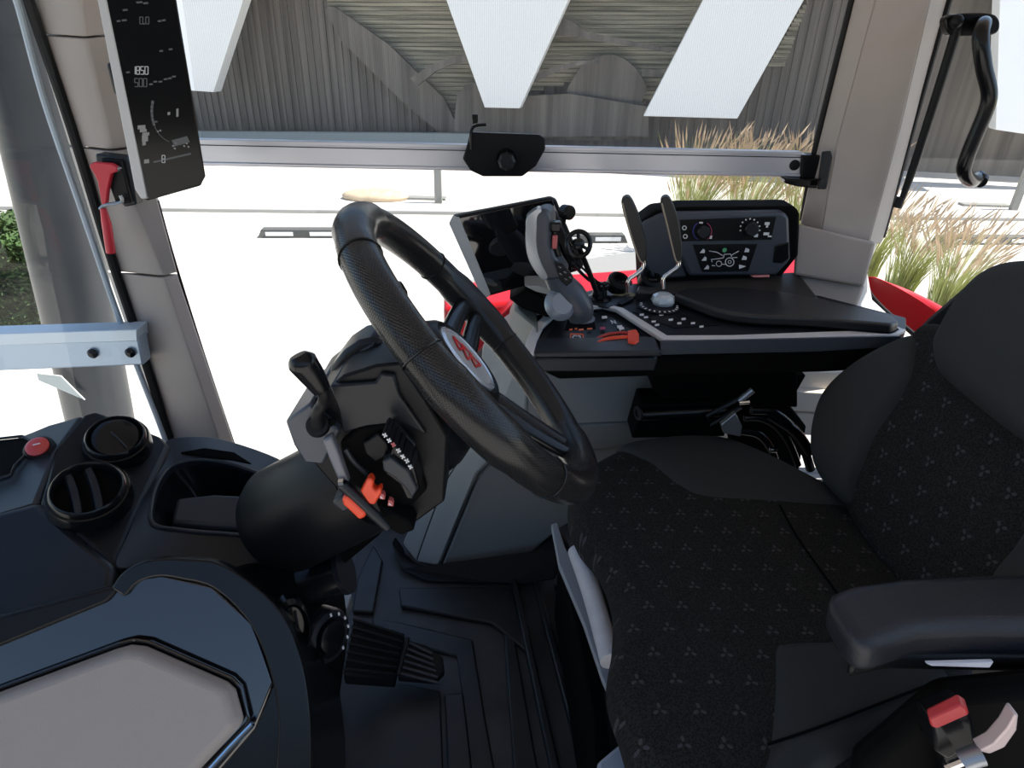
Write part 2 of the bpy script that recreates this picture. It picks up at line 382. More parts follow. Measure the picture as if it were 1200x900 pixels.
wood_bay([(938, 10), (948, 0), (920, 76), (900, 76)])
# unidentified dark shapes in front of the boards: flat cut-outs with curved outlines
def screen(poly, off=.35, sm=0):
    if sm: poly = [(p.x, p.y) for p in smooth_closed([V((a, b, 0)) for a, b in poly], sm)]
    return G().prism([FP(a, b, off) for a, b in poly], -fn*.12).put('dark_cut_out', dkm, fac)
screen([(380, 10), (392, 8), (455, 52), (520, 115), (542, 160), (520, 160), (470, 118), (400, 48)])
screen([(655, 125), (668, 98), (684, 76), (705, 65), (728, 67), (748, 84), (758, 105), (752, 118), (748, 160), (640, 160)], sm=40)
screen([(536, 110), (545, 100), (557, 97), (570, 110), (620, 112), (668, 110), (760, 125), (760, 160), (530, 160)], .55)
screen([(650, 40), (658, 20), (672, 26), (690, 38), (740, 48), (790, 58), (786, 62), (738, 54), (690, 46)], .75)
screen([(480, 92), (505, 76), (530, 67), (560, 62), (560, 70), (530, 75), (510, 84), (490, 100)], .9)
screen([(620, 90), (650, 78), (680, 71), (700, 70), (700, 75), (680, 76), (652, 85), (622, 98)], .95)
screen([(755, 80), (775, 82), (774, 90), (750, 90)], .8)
g = G(); g.prism([FP(200, 153, .5), FP(620, 156, .5), FP(620, 168, .5), FP(200, 166, .5)], fn*.25).put('plinth', mat('pale_plinth', (.45, .46, .42), .8), fac)
# white zigzag fascia panels hanging from a canopy in front of the facade
cany = thing('entrance_canopy', (fa+fn*1.6), 'white canopy with big slanting fascia panels across the yard, seen through the blind', 'canopy')
def fascia(poly, side=None):
    pts = [FP(a, b, 1.6) for a, b in poly]
    top = [i for i, p in enumerate(poly) if p[1] <= 0]
    for i in top:   # extend straight on upwards
        j = (i+1) % 4 if ((i+1) % 4) not in top else (i-1) % 4
        pts[i] = pts[j]+(pts[i]-pts[j])*2.2
    return G().prism(pts, -fn*.35).put('fascia_panel', whitem, cany, bevel=.01)
fascia([(199, 0), (285, 0), (250, 108), (222, 106)]); fascia([(523, 0), (666, 0), (609, 127), (568, 126)])
fascia([(824, 0), (942, 0), (864, 139), (754, 136)]); fascia([(1172, 0), (1330, 0), (1290, 170), (1167, 152)])
fascia([(-160, 0), (60, 0), (-20, 80), (-120, 80)]) if False else None
G().prism([FP(-100, 0, 1.9)+V((0, 0, 1.6)), FP(1400, 0, 1.9)+V((0, 0, 1.6)), FP(1400, 0, 1.9)+V((0, 0, 2.1)), FP(-100, 0, 1.9)+V((0, 0, 2.1))], -fn*1.9).put('canopy_beam', whitem, cany)
# sign posts on the yard
def post(u, v, lab):
    p = PZ(u, v, GZ); g = G(); g.box(p+V((0, 0, .38)), (.13, .09, .76)); g.put('shaft', mat('grey_post', (.24, .24, .22), .6), t_ := thing('sign_post', p, lab, 'post'), bevel=.008)
    G().box(p+V((-.35, .3, .02)), (.9, .2, .04)).put('foot_bar', MATS['grey_post'], t_, bevel=.005)
post(514, 238, 'thin grey post standing on the yard under the blind rail, left of its black catch')
post(1187, 246, 'thin grey post standing on the yard at the far right edge')
# stone
st = G(); pc = PZ(440, 233, GZ); st.ball(pc+V((0, 0, .05)), .6, (1, .5, .22), 20); st.put('boulder', mat('tan_stone', (.55, .42, .28), .9, noise=.2, nscale=6), label='low tan stone lying on the gravel behind the steering wheel rim', cat='stone')
# kerb lines
for i, (v0, v1, wd) in enumerate(((246.0, 258.0, .22),)):
    a, b = PZ(160, v0, GZ), PZ(1240, v1, GZ); d = (b-a).normalized(); g = G()
    g.box((a+b)/2+V((0, 0, .03)), ((b-a).length*1.6, wd, .06), (d, V((-d.y, d.x, 0)), V((0, 0, 1))))
    g.put('kerb', mat('kerb_concrete', (.40, .39, .36), .9), label='long low concrete kerb crossing the gravel yard', cat='kerb', bevel=.01)
# wheel stops
wsm, wsw = mat('grey_rubber_stop', (.10, .10, .095), .8), mat('white_reflector', (.85, .85, .85), .5)
def wheel_stop(u0_, u1_, v, lab):
    a, b = PZ(u0_, v, GZ), PZ(u1_, v, GZ); d = (b-a); ln = d.length; d.normalize(); n_ = V((-d.y, d.x, 0)); z = V((0, 0, 1))
    t_ = thing('wheel_stop', (a+b)/2, lab, 'wheel stop')
    G().prism([a, b, b-d*.06+z*.12, a+d*.06+z*.12], n_*.16).put('rubber_body', wsm, t_, bevel=.006)
    k = max(1, round(ln/.52)); 
    for i in range(k):
        c = a+d*(ln*(i+.5)/k)+z*.06-n_*.003
        G().box(c, (ln/k*.62, .012, .055), (d, n_, z)).put('reflector', wsw, t_)
wheel_stop(302, 405, 279, 'slotted grey wheel stop on the gravel left of the steering wheel')
wheel_stop(640, 736, 285, 'slotted grey wheel stop on the gravel behind the tablet terminal')
wheel_stop(1098, 1215, 287, 'slotted grey wheel stop behind the tall grass by the seat back')
wheel_stop(40, 112, 276, 'slotted grey wheel stop seen through the front glass beside the dark stack')
# painted line near grass
a, b = PZ(1085, 296, GZ), PZ(1160, 330, GZ); G().prism([a, b, b+V((0, .14, 0)), a+V((0, .14, 0))], (0, 0, .006)).put('painted_line', wsw, label='white line painted on the ground behind the tall grass', cat='road marking')
# lawn and hedge seen through the front window
grass_m = mat('grass_green', (.20, .27, .07), .8, noise=.35, nscale=2)
hedge_m = mat('hedge_leaf', (.045, .085, .02), .7, noise=.4, nscale=3)
ht = thing('hedge', PZ(0, 380, GZ), 'low clipped green hedge beyond the dark stack on the far left', 'hedge')
hp = L((-160, 395), (76, 393), (70, 335), (-160, 335), z=GZ); HH = .82
G().prism(hp, (0, 0, HH)).put('inner_mass', hedge_m, ht, bevel=.1, seg=3)
g = G()
for i in range(7000):
    q = random.random(); a, b = random.random(), random.random()
    if q < .45: c = hp[0]*(1-a)+hp[1]*a+V((0, -.02*random.random(), HH*b))
    elif q < .85: c = (hp[0]*(1-a)+hp[1]*a)*(1-b)+(hp[3]*(1-a)+hp[2]*a)*b+V((0, 0, HH+.03*random.random()))
    else: c = hp[1]*(1-a)+hp[2]*a+V((.02, 0, HH*b))
    d = V((random.gauss(0, 1), random.gauss(0, 1), random.gauss(0, .6))).normalized(); e = d.cross(V((.3, .5, .8))).normalized()
    vs = [g.bm.verts.new(c+d*.06), g.bm.verts.new(c+e*.025), g.bm.verts.new(c-d*.06), g.bm.verts.new(c-e*.025)]; g.bm.faces.new(vs)
g.put('foliage', hedge_m, ht, kind='stuff')
# tall ornamental grass clumps
straw = mat('straw_plume', (.62, .46, .30), .8, noise=.2, nscale=5); stem_m = mat('grass_stem', (.42, .44, .16), .8, noise=.3, nscale=5)
def clump(u, v, h, lab, n=260, spread=.55, lean=.25):
    base = PZ(u, v, GZ); t_ = thing('grass_clump', base, lab, 'ornamental grass', 'tall grass clumps beside the tractor'); gs, gp = G(), G()
    for i in range(n):
        a = random.random()*6.28; r0 = random.random()*.16; b0 = base+V((math.cos(a)*r0, math.sin(a)*r0, 0))
        hh = h*(.55+.45*random.random()); dv = V((math.cos(a), math.sin(a), 0))*spread*hh*(.15+random.random()*.6)+V((lean*hh*.6, 0, 0))
        plume = random.random() < .55; wd = .004+.003*random.random(); side = V((-math.sin(a+1), math.cos(a+1), 0)); prev = None; K = 5
        for k in range(K+1):
            t = k/K; p = b0+dv*t*t+V((0, 0, hh*t*(1-.08*t))); ww = wd*(1-t*.8); q = (gs.bm.verts.new(p-side*ww), gs.bm.verts.new(p+side*ww))
            if prev: gs.bm.faces.new((prev[0], prev[1], q[1], q[0]))
            prev = q; last = p; 
            if k == K-1: pen = p
        if plume:
            d = (last-pen).normalized(); s_ = d.cross(V((0, 1, 0))).normalized(); ln = .16+.12*random.random()
            for w_ in (s_, V((0, 1, 0))):
                vs = [gp.bm.verts.new(last-d*ln*.4), gp.bm.verts.new(last+w_*.011), gp.bm.verts.new(last+d*ln*.7), gp.bm.verts.new(last-w_*.011)]; gp.bm.faces.new(vs)
    gs.put('blades', stem_m, t_, kind='stuff'); gp.put('plumes', straw, t_, kind='stuff')
clump(1050, 352, 1.15, 'tall straw coloured grass clump right behind the red fender')
clump(1100, 372, 1.15, 'tall straw coloured grass clump between the red fender and seat back')
clump(1010, 330, 1.2, 'tall straw grass clump half hidden by the beige rear pillar')
clump(800, 300, 1.75, 'tall straw and green grass clump behind the climate panel, its left one', 420)
clump(860, 305, 1.75, 'tall straw and green grass clump behind the climate panel, middle one', 420)
clump(925, 305, 1.7, 'tall straw and green grass clump behind the climate panel, beside the pillar', 420)

# tractor body outside the side window
t_ = thing('side_fairing', PY(640, 420, 1.75), 'red and grey striped tractor body panel outside under the side window', 'body panel')
greyp = mat('grey_body_paint', (.36, .36, .35), .3, coat=.4)
G().prism([PY(520, 362, 1.64), PY(960, 322, 1.64), PY(960, 300, 1.76), PY(640, 322, 1.76), PY(520, 332, 1.76)], (0, -.02, -.30)).put('red_body', red, t_, bevel=.01)
G().prism([PY(520, 334, 1.78), PY(960, 300, 1.78), PY(960, 276, 1.86), PY(780, 289, 1.86), PY(600, 316, 1.82)], (0, .05, -.05)).put('grey_top', greyp, t_, bevel=.004)
G().box(((PY(600,400,1.85).x+PY(900,400,1.85).x)/2, 1.86, -.60), (1.0, .12, 1.7)).put('chassis_support', MATS['navy_dark'] if 'navy_dark' in MATS else navy, t_)
# fuel tank/step fairing stripes seen under the wheel
def stripe(pts, m_, nm, y=1.6): G().prism(L(*pts, y=y), (0, .05, 0)).put(nm, m_, t_, bevel=.003)
stripe([(500, 436), (628, 350), (640, 362), (640, 430), (520, 520), (500, 520)], greyp, 'grey_panel', 1.63)
stripe([(530, 424), (606, 350), (613, 358), (536, 438)], red, 'red_stripe', 1.60)
stripe([(606, 350), (640, 335), (640, 350), (613, 358)], red, 'red_stripe', 1.60)

# rear fender
g = G(); rows = []
for i in range(13):
    t = i/12; rows.append([PY(1016+90*t-10*(1-t), 322+44*t, 1.62), PY(1030+95*t, 318+50*t, 1.75), PY(1060+85*t, 345+35*t, 2.1)])
tf = thing('rear_fender', PY(1060, 400, 1.7), 'glossy red rear fender outside the rear side window', 'fender')
ft = L((1014, 322), (1030, 326), (1062, 338), (1098, 356), (1180, 400), (1260, 440), (1200, 520), (1080, 470), (1040, 380), (1018, 350), y=1.66)
pillow('fender_shell', ft, (0.1, -.5, .85), .04, .03, red, tf, dome=.05)
G().tube(L((1013, 318), (1017, 340), (1035, 362), (1075, 395), (1110, 425), y=1.55), .006).put('edge_trim', rubber, tf)

# exhaust stack and cross bar in front of the front window
a, b = PY(2, -60, 1.95), PY(124, 520, 1.95)
ts = thing('exhaust_stack', V((b.x, b.y, GZ+.5)), 'big dark exhaust stack standing outside the front glass', 'exhaust')
ax = (a-b).normalized()
G().lathe([(-.5, .104), (-.02, .104), (0, .107), (.05, .107), (.07, .104), (1.9, .104), (2.1, .09)], b, ax, 40).put('pipe', navy, ts)
G().prism([b-ax*.5-V((.2, .2, 0)), b-ax*.5+V((.2, -.2, 0)), b-ax*.5+V((.2, .2, 0)), b-ax*.5+V((-.2, .2, 0))], (0, 0, -.45)).put('bracket', navy, ts)
p = PY(70, 437, 1.82)
G().prism(L((44, 437), (72, 440), (100, 468), (46, 445), y=1.825), (0, -.004, 0)).put('sticker', mat('pale_sticker', (.7, .75, .7), .5), ts)
tb = thing('front_rail', PY(80, 410, 1.36), 'pale blue metal rail with two dark bolts across the front glass', 'rail')
G().prism(L((-30, 394), (160, 388), (168, 428), (-30, 436), y=1.335), (0, .04, 0)).put('bar', greybar, tb, bevel=.004)
G().prism(L((-30, 392), (160, 386), (161, 400), (-30, 406), y=1.332), (0, .05, 0)).put('flange', mat('pale_blue_edge', (.62, .72, .80), .35, metal=.2), tb, bevel=.002)
for u, v in ((109, 414), (153, 413)):
    G().lathe([(0, .0115), (.004, .0115), (.008, .0065), (.011, .005)], PY(u, v, 1.332), (0, -1, 0), 16).put('bolt', blacks, tb)

# ================================================================== CAB STRUCTURE
XF, XR, YW = -.92, 1.35, 1.42
g = G().box((.2, .74, -.03), (2.3, 1.62, .06)); fl = g.put('floor', floor_m, kind='structure', bevel=.004)
G().box((.2, .62, 1.62), (2.5, 1.98, .12)).put('ceiling', beige, kind='structure', bevel=.03)
# right lower wall: dark sill line along the window foot
G().prism([(XF, 1.42, 0), (XR, 1.42, 0), (XR, 1.42, .14), (XF, 1.42, .10)], (0, .06, 0)).put('wall_right', slate, kind='structure', bevel=.006)
G().box((XF-.03, .8, .10), (.06, 1.2, .26)).put('wall_front', black, kind='structure', bevel=.01)
G().box((XR+.03, .7, .25), (.06, 1.6, .62)).put('wall_rear', black, kind='structure', bevel=.01)
# glass
g = G().sheet([[(-.80, 1.455, .2), (.74, 1.455, .2)], [(-.83, 1.455, 1.56), (.78, 1.455, 1.56)]]); g.put('window_1', glass, kind='structure', label='large clear side window')
g = G().sheet([[(.80, 1.455, .2), (XR, 1.455, .2)], [(.86, 1.455, 1.56), (XR, 1.455, 1.56)]]); g.put('window_2', glass, kind='structure', label='rear quarter window beside the seat')
g = G().sheet([[(-.90, 1.40, .35), (-.90, .2, .35)], [(-.90, 1.40, 1.56), (-.90, .2, 1.56)]]); g.put('window_3', glass_mat('front_glass', (.93, .96, .95), refl=.02), kind='structure', label='front window left of the beige pillar')

G().box((-.88, -.10, .75), (.07, .09, 1.6)).put('trim_4', blacks, kind='structure', bevel=.01, label='door opening front post')
G().box((.95, -.10, .75), (.10, .09, 1.6)).put('trim_5', blacks, kind='structure', bevel=.01, label='door opening rear post')
G().box((0, -16, GZ+2.8), (70, .5, 5.6)).put('fill_blocker_wall', mat('fill_blocker_dark', (.10, .10, .10), .8), kind='structure', label='added unseen dark wall behind the camera that cuts fill light')  # added out of view to darken door-side reflections and reduce skylight fill
# front right pillar
tp = thing('trim_1', PY(235, 520, 1.38), None, None); tp['kind'] = 'structure'; tp['label'] = 'beige front cab pillar carrying the tall display'
del_l = [((30, -70), (85, -80), (110, -70)), ((38, 0), (95, 4), (121, 0)), ((48, 40), (100, 44), (134, 40)), ((88, 171), (130, 176), (167, 171)),
         ((133, 318), (190, 324), (207, 320)), ((185, 470), (238, 476), (253, 466)), ((205, 530), (262, 540), (276, 528))]
def pil(i0, i1, nm, shr=0.0):
    rows = []
    def lerp(a, b, t): return tuple(x+(y-x)*t for x, y in zip(a, b))
    A, B = del_l[i0], del_l[i1]
    g = G(); ring = []
    for row, tt in ((A, .012), (B, -.012)):
        l_, c_, r_ = row; dv = 1.2 if row is A else -1.2
        ring.append([PY(l_[0]-7, l_[1]+dv, 1.435), PY(l_[0], l_[1]+dv, 1.395), PY(c_[0]-4, c_[1]+dv, 1.365), PY(c_[0]+3, c_[1]+dv, 1.367), PY(r_[0], r_[1]+dv, 1.40), PY(r_[0]+2, r_[1]+dv, 1.45)])
    a = [g.bm.verts.new(p) for p in ring[0]]; b = [g.bm.verts.new(p) for p in ring[1]]; n = 6; fs = [g.bm.faces.new(a), g.bm.faces.new(b[::-1])]
    for i in range(n): fs.append(g.bm.faces.new((a[i], b[i], b[(i+1) % n], a[(i+1) % n])))
    bmesh.ops.recalc_face_normals(g.bm, faces=fs)
    return g.put(nm, beige, tp, bevel=.0022)
pil(0, 2, 'pillar_panel'); pil(2, 3, 'pillar_panel'); pil(3, 4, 'pillar_panel')
# lower panel is longer: bridge 4-6
pil(4, 6, 'pillar_panel')
G().tube(L((10, -20), (22, 8), (52, 118), (92, 235), (142, 380), (190, 505), (200, 535), y=1.375), .0065, 8).put('window_trim', mat('bluish_seal_trim', (.42, .48, .54), .5), tp)
G().tube(L((28, -20), (40, 20), (84, 150), (119, 265), (133, 310), (163, 400), (199, 515), y=1.385), .010, 8).put('rubber_seal', rubber, tp)
G().tube(L((185, 235), (209, 320), (255, 465), (274, 520), y=1.415), .0028, 8).put('glass_seal', rubber, tp)

# rear pillar
tq = thing('trim_2', PY(990, 400, 1.38), None, None); tq['kind'] = 'structure'; tq['label'] = 'beige rear cab pillar with flared foot'
def strip(pa, pb, m_, nm, par, y0=None, dep=.06, bevel=.003):
    """pa, pb: lists of (u,v,y) down the two edges"""
    g = G(); rows = []
    for p, q in zip(pa, pb):
        rows.append([PY(p[0], p[1], p[2]+dep), PY(*p), PY(*q), PY(q[0], q[1], q[2]+dep)])
    a = [[g.bm.verts.new(x) for x in r_] for r_ in rows]; fs = []
    for i in range(len(rows)-1):
        for j in range(4): fs.append(g.bm.faces.new((a[i][j], a[i][(j+1) % 4], a[i+1][(j+1) % 4], a[i+1][j])))
    fs += [g.bm.faces.new(a[0]), g.bm.faces.new(a[-1][::-1])]
    bmesh.ops.recalc_face_normals(g.bm, faces=fs); return g.put(nm, m_, par, bevel=bevel, seg=3)
strip([(1018, -80, 1.40), (1001, 0, 1.40), (950, 205, 1.40), (938, 262, 1.38)], [(1045, -80, 1.36), (1026, 0, 1.36), (980, 170, 1.36), (962, 272, 1.34)], beige, 'front_facet', tq)
strip([(1045, -80, 1.36), (1026, 0, 1.36), (980, 170, 1.36), (962, 272, 1.34)], [(1110, -80, 1.35), (1090, 0, 1.35), (1055, 150, 1.35), (1018, 286, 1.33)], beige, 'main_facet', tq)
strip([(1110, -80, 1.35), (1090, 0, 1.35), (1055, 150, 1.35), (1018, 286, 1.33)], [(1140, -80, 1.42), (1113, 0, 1.42), (1078, 130, 1.42), (1033, 285, 1.40)], beige, 'rear_facet', tq)
strip([(934, 262, 1.33), (932, 290, 1.33), (930, 322, 1.32)], [(1026, 284, 1.30), (1022, 300, 1.30), (1012, 336, 1.29)], beige, 'flare_ring', tq, bevel=.006)
strip([(928, 320, 1.345), (915, 345, 1.33), (905, 372, 1.32)], [(1014, 334, 1.315), (1006, 355, 1.30), (1000, 368, 1.29)], beige, 'flare_foot', tq, bevel=.006)
strip([(1020, 286, 1.36), (1010, 330, 1.35), (1000, 360, 1.33), (995, 380, 1.31)], [(1036, 262, 1.42), (1016, 318, 1.44), (1022, 352, 1.42), (1075, 400, 1.40)], mat('pale_sill', (.55, .54, .52), .5), 'window_sill', tq)
G().tube(L((1008, -50), (998, 0), (956, 170), (940, 258), y=1.405), .006, 8).put('rubber_seal', rubber, tq)
G().tube(L((1120, -30), (1112, 0), (1075, 130), (1046, 235), (1034, 278), y=1.41), .006, 8).put('rubber_seal', rubber, tq)
# pale rear body visible below the console
tb = thing('trim_3', PY(940, 500, 1.35), None, None); tb['kind'] = 'structure'; tb['label'] = 'pale stepped panel below the rear window'
G().prism(L((905, 436), (1010, 436), (1000, 460), (900, 455), y=1.36), (0, .05, 0)).put('panel', mat('cream_panel', (.62, .56, .48), .5), tb, bevel=.003)
G().prism(L((902, 457), (1000, 462), (990, 486), (905, 480), y=1.34), (0, .05, 0)).put('panel', MATS['cream_panel'], tb, bevel=.003)
G().prism(L((902, 482), (990, 488), (975, 512), (905, 508), y=1.35), (0, .05, 0)).put('panel', MATS['cream_panel'], tb, bevel=.003)

# ================================================================== SUN BLIND
tsb = thing('roller_sun_blind', PY(600, 200, 1.40), 'dark translucent roller sun blind pulled down to its aluminium rail', 'sun blind')
fy = 1.425
G().sheet([L((205, -60), (1012, -60), y=fy), L((237, 168), (962, 188), y=fy)]).put('blind_film', film, tsb)
rt0, rb0, rt1, rb1 = (228, 166), (228, 194), (946, 181), (946, 208)
G().prism(L(rt0, rt1, rb1, rb0, y=1.395), (0, .03, 0)).put('rail_profile', alu, tsb, bevel=.0015)
G().prism(L((228, 163), (940, 178), (940, 182), (228, 168), y=1.39), (0, .02, 0)).put('rail_lip', alu, tsb, bevel=.001)
G().prism(L((228, 190), (946, 204), (946, 207.5), (228, 193.5), y=1.391), (0, .006, 0)).put('rail_lip', alu, tsb, bevel=.001)
G().prism(L((228, 169.2), (946, 184.2), (946, 185.4), (228, 170.4), y=1.3945), (0, .002, 0)).put('groove', slate, tsb, bevel=0)
G().lathe([(0, .0105), (.002, .0105), (.003, .009)], PY(931, 193.5, 1.395), (0, -1, 0), 20).put('bolt', black, tsb)
# catch plate in the middle
tk = thing('blind_catch', PY(592, 205, 1.38), 'black catch plate with a faceted knob in the middle of the blind rail', 'catch')
G().prism(L((551, 155), (632, 158), (639, 163), (639, 175), (628, 195), (612, 207), (566, 207), (551, 200), (542, 186), (546, 174), y=1.372), (0, .016, 0)).put('plate', black, tk, bevel=.003)
G().lathe([(0, .020), (.003, .020)], PY(593, 186, 1.372), (0, -1, 0), 24).put('collar', deep, tk)
G().lathe([(0, .018), (.016, .018), (.02, .013)], PY(594, 188, 1.370), (0, -1, 0), 8).put('knob', slate2, tk, ang=20)
G().tube(L((552, 175), (552, 156), (556, 148), (570, 146), y=1.37), .003, 8).put('hook', blacks, tk)
G().prism(L((553, 134), (560, 134), (560, 144), (554, 146), y=1.372), (0, .004, 0)).put('tab', blacks, tk, bevel=.0008)
G().tube(L((556, 136), (556, 150), y=1.374), .002, 8, smooth=1).put('pin', steel, tk)
# end bracket
te = thing('blind_bracket', PY(950, 220, 1.38), 'black bracket holding the blind rail on the rear pillar', 'bracket')
G().prism(L((940, 182), (962, 182), (960, 214), (938, 212), y=1.388), (0, .04, 0)).put('block', black, te, bevel=.003)
G().prism(L((964, 178), (974, 177), (976, 184), (968, 222), (958, 222), y=1.352), (0, .006, 0)).put('ear_plate', slate2, te, bevel=.002)
G().prism(L((920, 209), (940, 210), (963, 210), (964, 216), (958, 221), (935, 219), (920, 215), y=1.372), (0, .03, 0)).put('latch', blacks, te, bevel=.003)
G().lathe([(0, .005), (.006, .005)], PY(962, 212, 1.352), (0, -1, 0), 14).put('bolt', blacks, te)

# ================================================================== TALL DISPLAY ON PILLAR
td = thing('pillar_display', PY(205, 235, 1.2), 'tall black instrument display with silver edge mounted on the front pillar', 'display')
yd = 1.14
G().prism([PY(*p, yd) for p in ((108, -75), (116, -75), (164, 228), (172, 236), (236, 218), (240, 208), (194, -75))], (-.012, .016, 0)).put('housing', black, td, bevel=.003)
G().prism([PY(*p, yd-.003) for p in ((106, -75), (193, -75), (240, 207), (235, 216), (176, 234), (170, 228))], (0, .004, 0)).put('screen', dispg, td, bevel=.001)
G().prism([PY(*p, yd-.0045) for p in ((99, -75), (109, -75), (173, 233), (165, 233), (158, 222))], (0, .018, 0)).put('silver_edge', mat('silver_edge_paint', (.5, .5, .5), .4, metal=.2), td, bevel=.0015)
G().box(PY(178, 90, 1.25), (.05, .18, .05)).put('mount', black, td, bevel=.006)
ys = yd-.0035
for ch, u, v, w_, h, mm in (('1', 155, 78, 3.6, 9, scr), ('8', 160, 78, 3.6, 9, scr), ('5', 165, 78, 3.6, 9, scr), ('0', 170, 78, 3.6, 9, scr), ('8', 190, 182, 3.4, 8.5, scr),
                            ('5', 158, 92, 3.8, 9.5, scrd), ('0', 163.2, 92, 3.8, 9.5, scrd), ('0', 168.4, 92, 3.8, 9.5, scrd), ('0', 164, 20, 3.6, 8, scrd), ('0', 171, 20, 3.6, 8, scrd)):
    g = G(); seg_digits(g, ch, u, v, ys, w_, h, 5); g.put('digit', mm, td)
G().box(PY(169, 28, ys), (.002, .001, .002)).put('decimal_point', scrd, td)
g = G()
for a_ in range(-80, 200, 8):   # dial arc
    a1, a2 = R(a_), R(a_+7); cx, cy, rx, ry = 205, 130, 27, 37
    if 100 < a_ < 200: bar(g, PY(cx+rx*math.cos(a1), cy+ry*math.sin(a1), ys), PY(cx+rx*math.cos(a2), cy+ry*math.sin(a2), ys), .004 if a_ > 150 else .0012)
for (u, v, s_) in ((151, 85, 3), (178, 99, 3), (183, 96, 3), (189, 96, 3), (195, 93, 3), (200, 92, 3), (205, 90, 3), (183, 143, 4), (140, 25, 3), (147, 24, 4), (188, 25, 3), (193, 24, 3), (190, 60, 3), (201, 58, 3), (165, 3, 5), (172, 4, 4), (148, 12, 4)):
    bar(g, PY(u-s_, v, ys), PY(u+s_*.4, v-.6, ys), .0024)
bar(g, PY(203, 168, ys), PY(221, 163, ys), .010); bar(g, PY(180, 190, ys), PY(224, 180, ys), .0028)
g.put('dial_marks', scrd, td, kind='stuff')
g = G()
for u, v in ((203, 171), (206, 168), (205, 174), (216, 171), (219, 168), (221, 172), (185, 154), (188, 153)): bar(g, PY(u-1, v, ys), PY(u+1, v, ys), .0025)
for (u, v, a_, b_) in ((166, 149, 9, 4), (168, 153, 8, 3), (170, 162, 7, 7), (169, 168, 4, 4), (171, 157, 8, 3), (198, 133, 3, 3), (208, 132, 2.5, 9), (172, 189, 6, 4)):
    g.prism([PY(u-a_/2, v-b_/2, ys), PY(u+a_/2, v-b_/2-.6, ys), PY(u+a_/2, v+b_/2, ys), PY(u-a_/2, v+b_/2+.6, ys)], (0, -.0005, 0))
g.put('status_symbols', mat('screen_glow_mid', (0, 0, 0), .5, emit=(.6, .6, .6), es=.3), td, kind='stuff')

# hammer with holder
th = thing('hammer_holder', PY(140, 240, 1.33), 'black wall holder clipped on the front pillar behind the red hammer', 'holder')
G().prism(L((111, 180), (146, 184), (151, 190), (160, 240), (145, 243), (130, 215), (113, 200), y=1.335), (0, .03, 0)).put('back_plate', slate, th, bevel=.004)
G().prism(L((117, 186), (142, 188), (154, 238), (136, 240), (126, 214), y=1.325), (0, .012, 0)).put('inner_plate', black, th, bevel=.003)
G().tube(L((117, 245), (123, 240), (132, 239), (143, 236), (141, 229), y=1.315), .0035, 8).put('spring_clip', steel, th)
tm = thing('emergency_hammer', PY(130, 300, 1.32), 'red emergency hammer hanging on the front pillar below the display', 'hammer')
G().prism(L((104, 194), (109, 190), (130, 192), (137, 196), (137, 201), (130, 204), (126, 222), (124, 240), (119, 240), (114, 212), (110, 204), y=1.312), (0, .012, 0)).put('head', redp, tm, bevel=.002)
G().tube(L((121, 244), (125, 262), (130, 296), y=1.316), [.006, .0092, .0092], 12, smooth=1).put('handle', redp, tm)
G().lathe([(0, .006), (.006, .004), (.012, .001)], PY(136, 198, 1.318), (1, 0, .2), 12).put('steel_tip', steel, tm)

# ================================================================== GRAB RAIL (rear window)
tg = thing('grab_handle', PY(1140, 40, 1.3), 'bent black grab handle hanging at the rear side window', 'handle')
pl = smooth_closed([V((u, v, 0)) for u, v in ((1108, 28), (1113, 18), (1140, 15), (1165, 17), (1172, 28), (1166, 40), (1140, 42), (1114, 41))], 28)
G().prism([PY(p.x, p.y, 1.305) for p in pl], (0, .02, 0)).put('mount_plate', blacks, tg, bevel=.003)
G().tube([PY(1153, 28, 1.30), PY(1152, 30, 1.26), PY(1149, 45, 1.235), PY(1153, 80, 1.23), PY(1159, 108, 1.23), PY(1156, 128, 1.23), PY(1142, 162, 1.23), PY(1132, 188, 1.23), PY(1130, 202, 1.235), PY(1138, 212, 1.26), PY(1146, 208, 1.30)], .0125, 14).put('grip', blacks, tg)
G().lathe([(0, .014), (.012, .015), (.02, .010)], PY(1145, 208, 1.30), (0, -.3, -.1), 18).put('end_socket', blacks, tg)
tr = thing('window_stay', PY(1055, 240, 1.32), 'straight black stay rod running along the rear pillar', 'rod')
G().tube(L((1121, 28), (1118, 45), (1090, 135), (1068, 203), (1056, 236), y=1.31), [.008, .0085, .008, .0075, .005], 12).put('rod', black, tr)
G().lathe([(-.008, .008), (.012, .009)], PY(1054, 236, 1.31), (PY(1054, 236, 1.31)-PY(1068, 203, 1.31)), 14).put('end_cap', rubber, tr)
G().ball(PY(1121, 25, 1.30), .011).put('ball_joint', black, tr)
#PART2
# ================================================================== FLOOR MAT
fm = thing('floor_mat', V((-.05, .8, 0)), 'black rubber floor mat with raised ribs in front of the seat', 'floor mat')
G().prism(L((400, 960), (392, 785), (430, 600), (470, 625), (640, 640), (700, 660), (800, 960), z=0), (0, 0, .006)).put('mat_sheet', floor_m, fm, bevel=.002)
def isl(pts, h=.012, nm='raised_pad'): G().prism(L(*pts, z=.006), (0, 0, h)).put(nm, mat_rib, fm, bevel=.004)
isl([(438, 642), (449, 661), (438, 722), (413, 720), (420, 680)])
isl([(468, 693), (590, 691), (600, 695), (620, 770), (576, 734), (470, 714)])
isl([(436, 726), (470, 732), (554, 752), (570, 850), (590, 960), (556, 960), (545, 850), (536, 772), (440, 745)], .008)
isl([(521, 818), (543, 815), (560, 960), (527, 960)])
isl([(394, 792), (455, 800), (516, 812), (522, 960), (396, 960)], .006)
isl([(590, 735), (601, 738), (640, 960), (605, 960)], .010, 'rib')
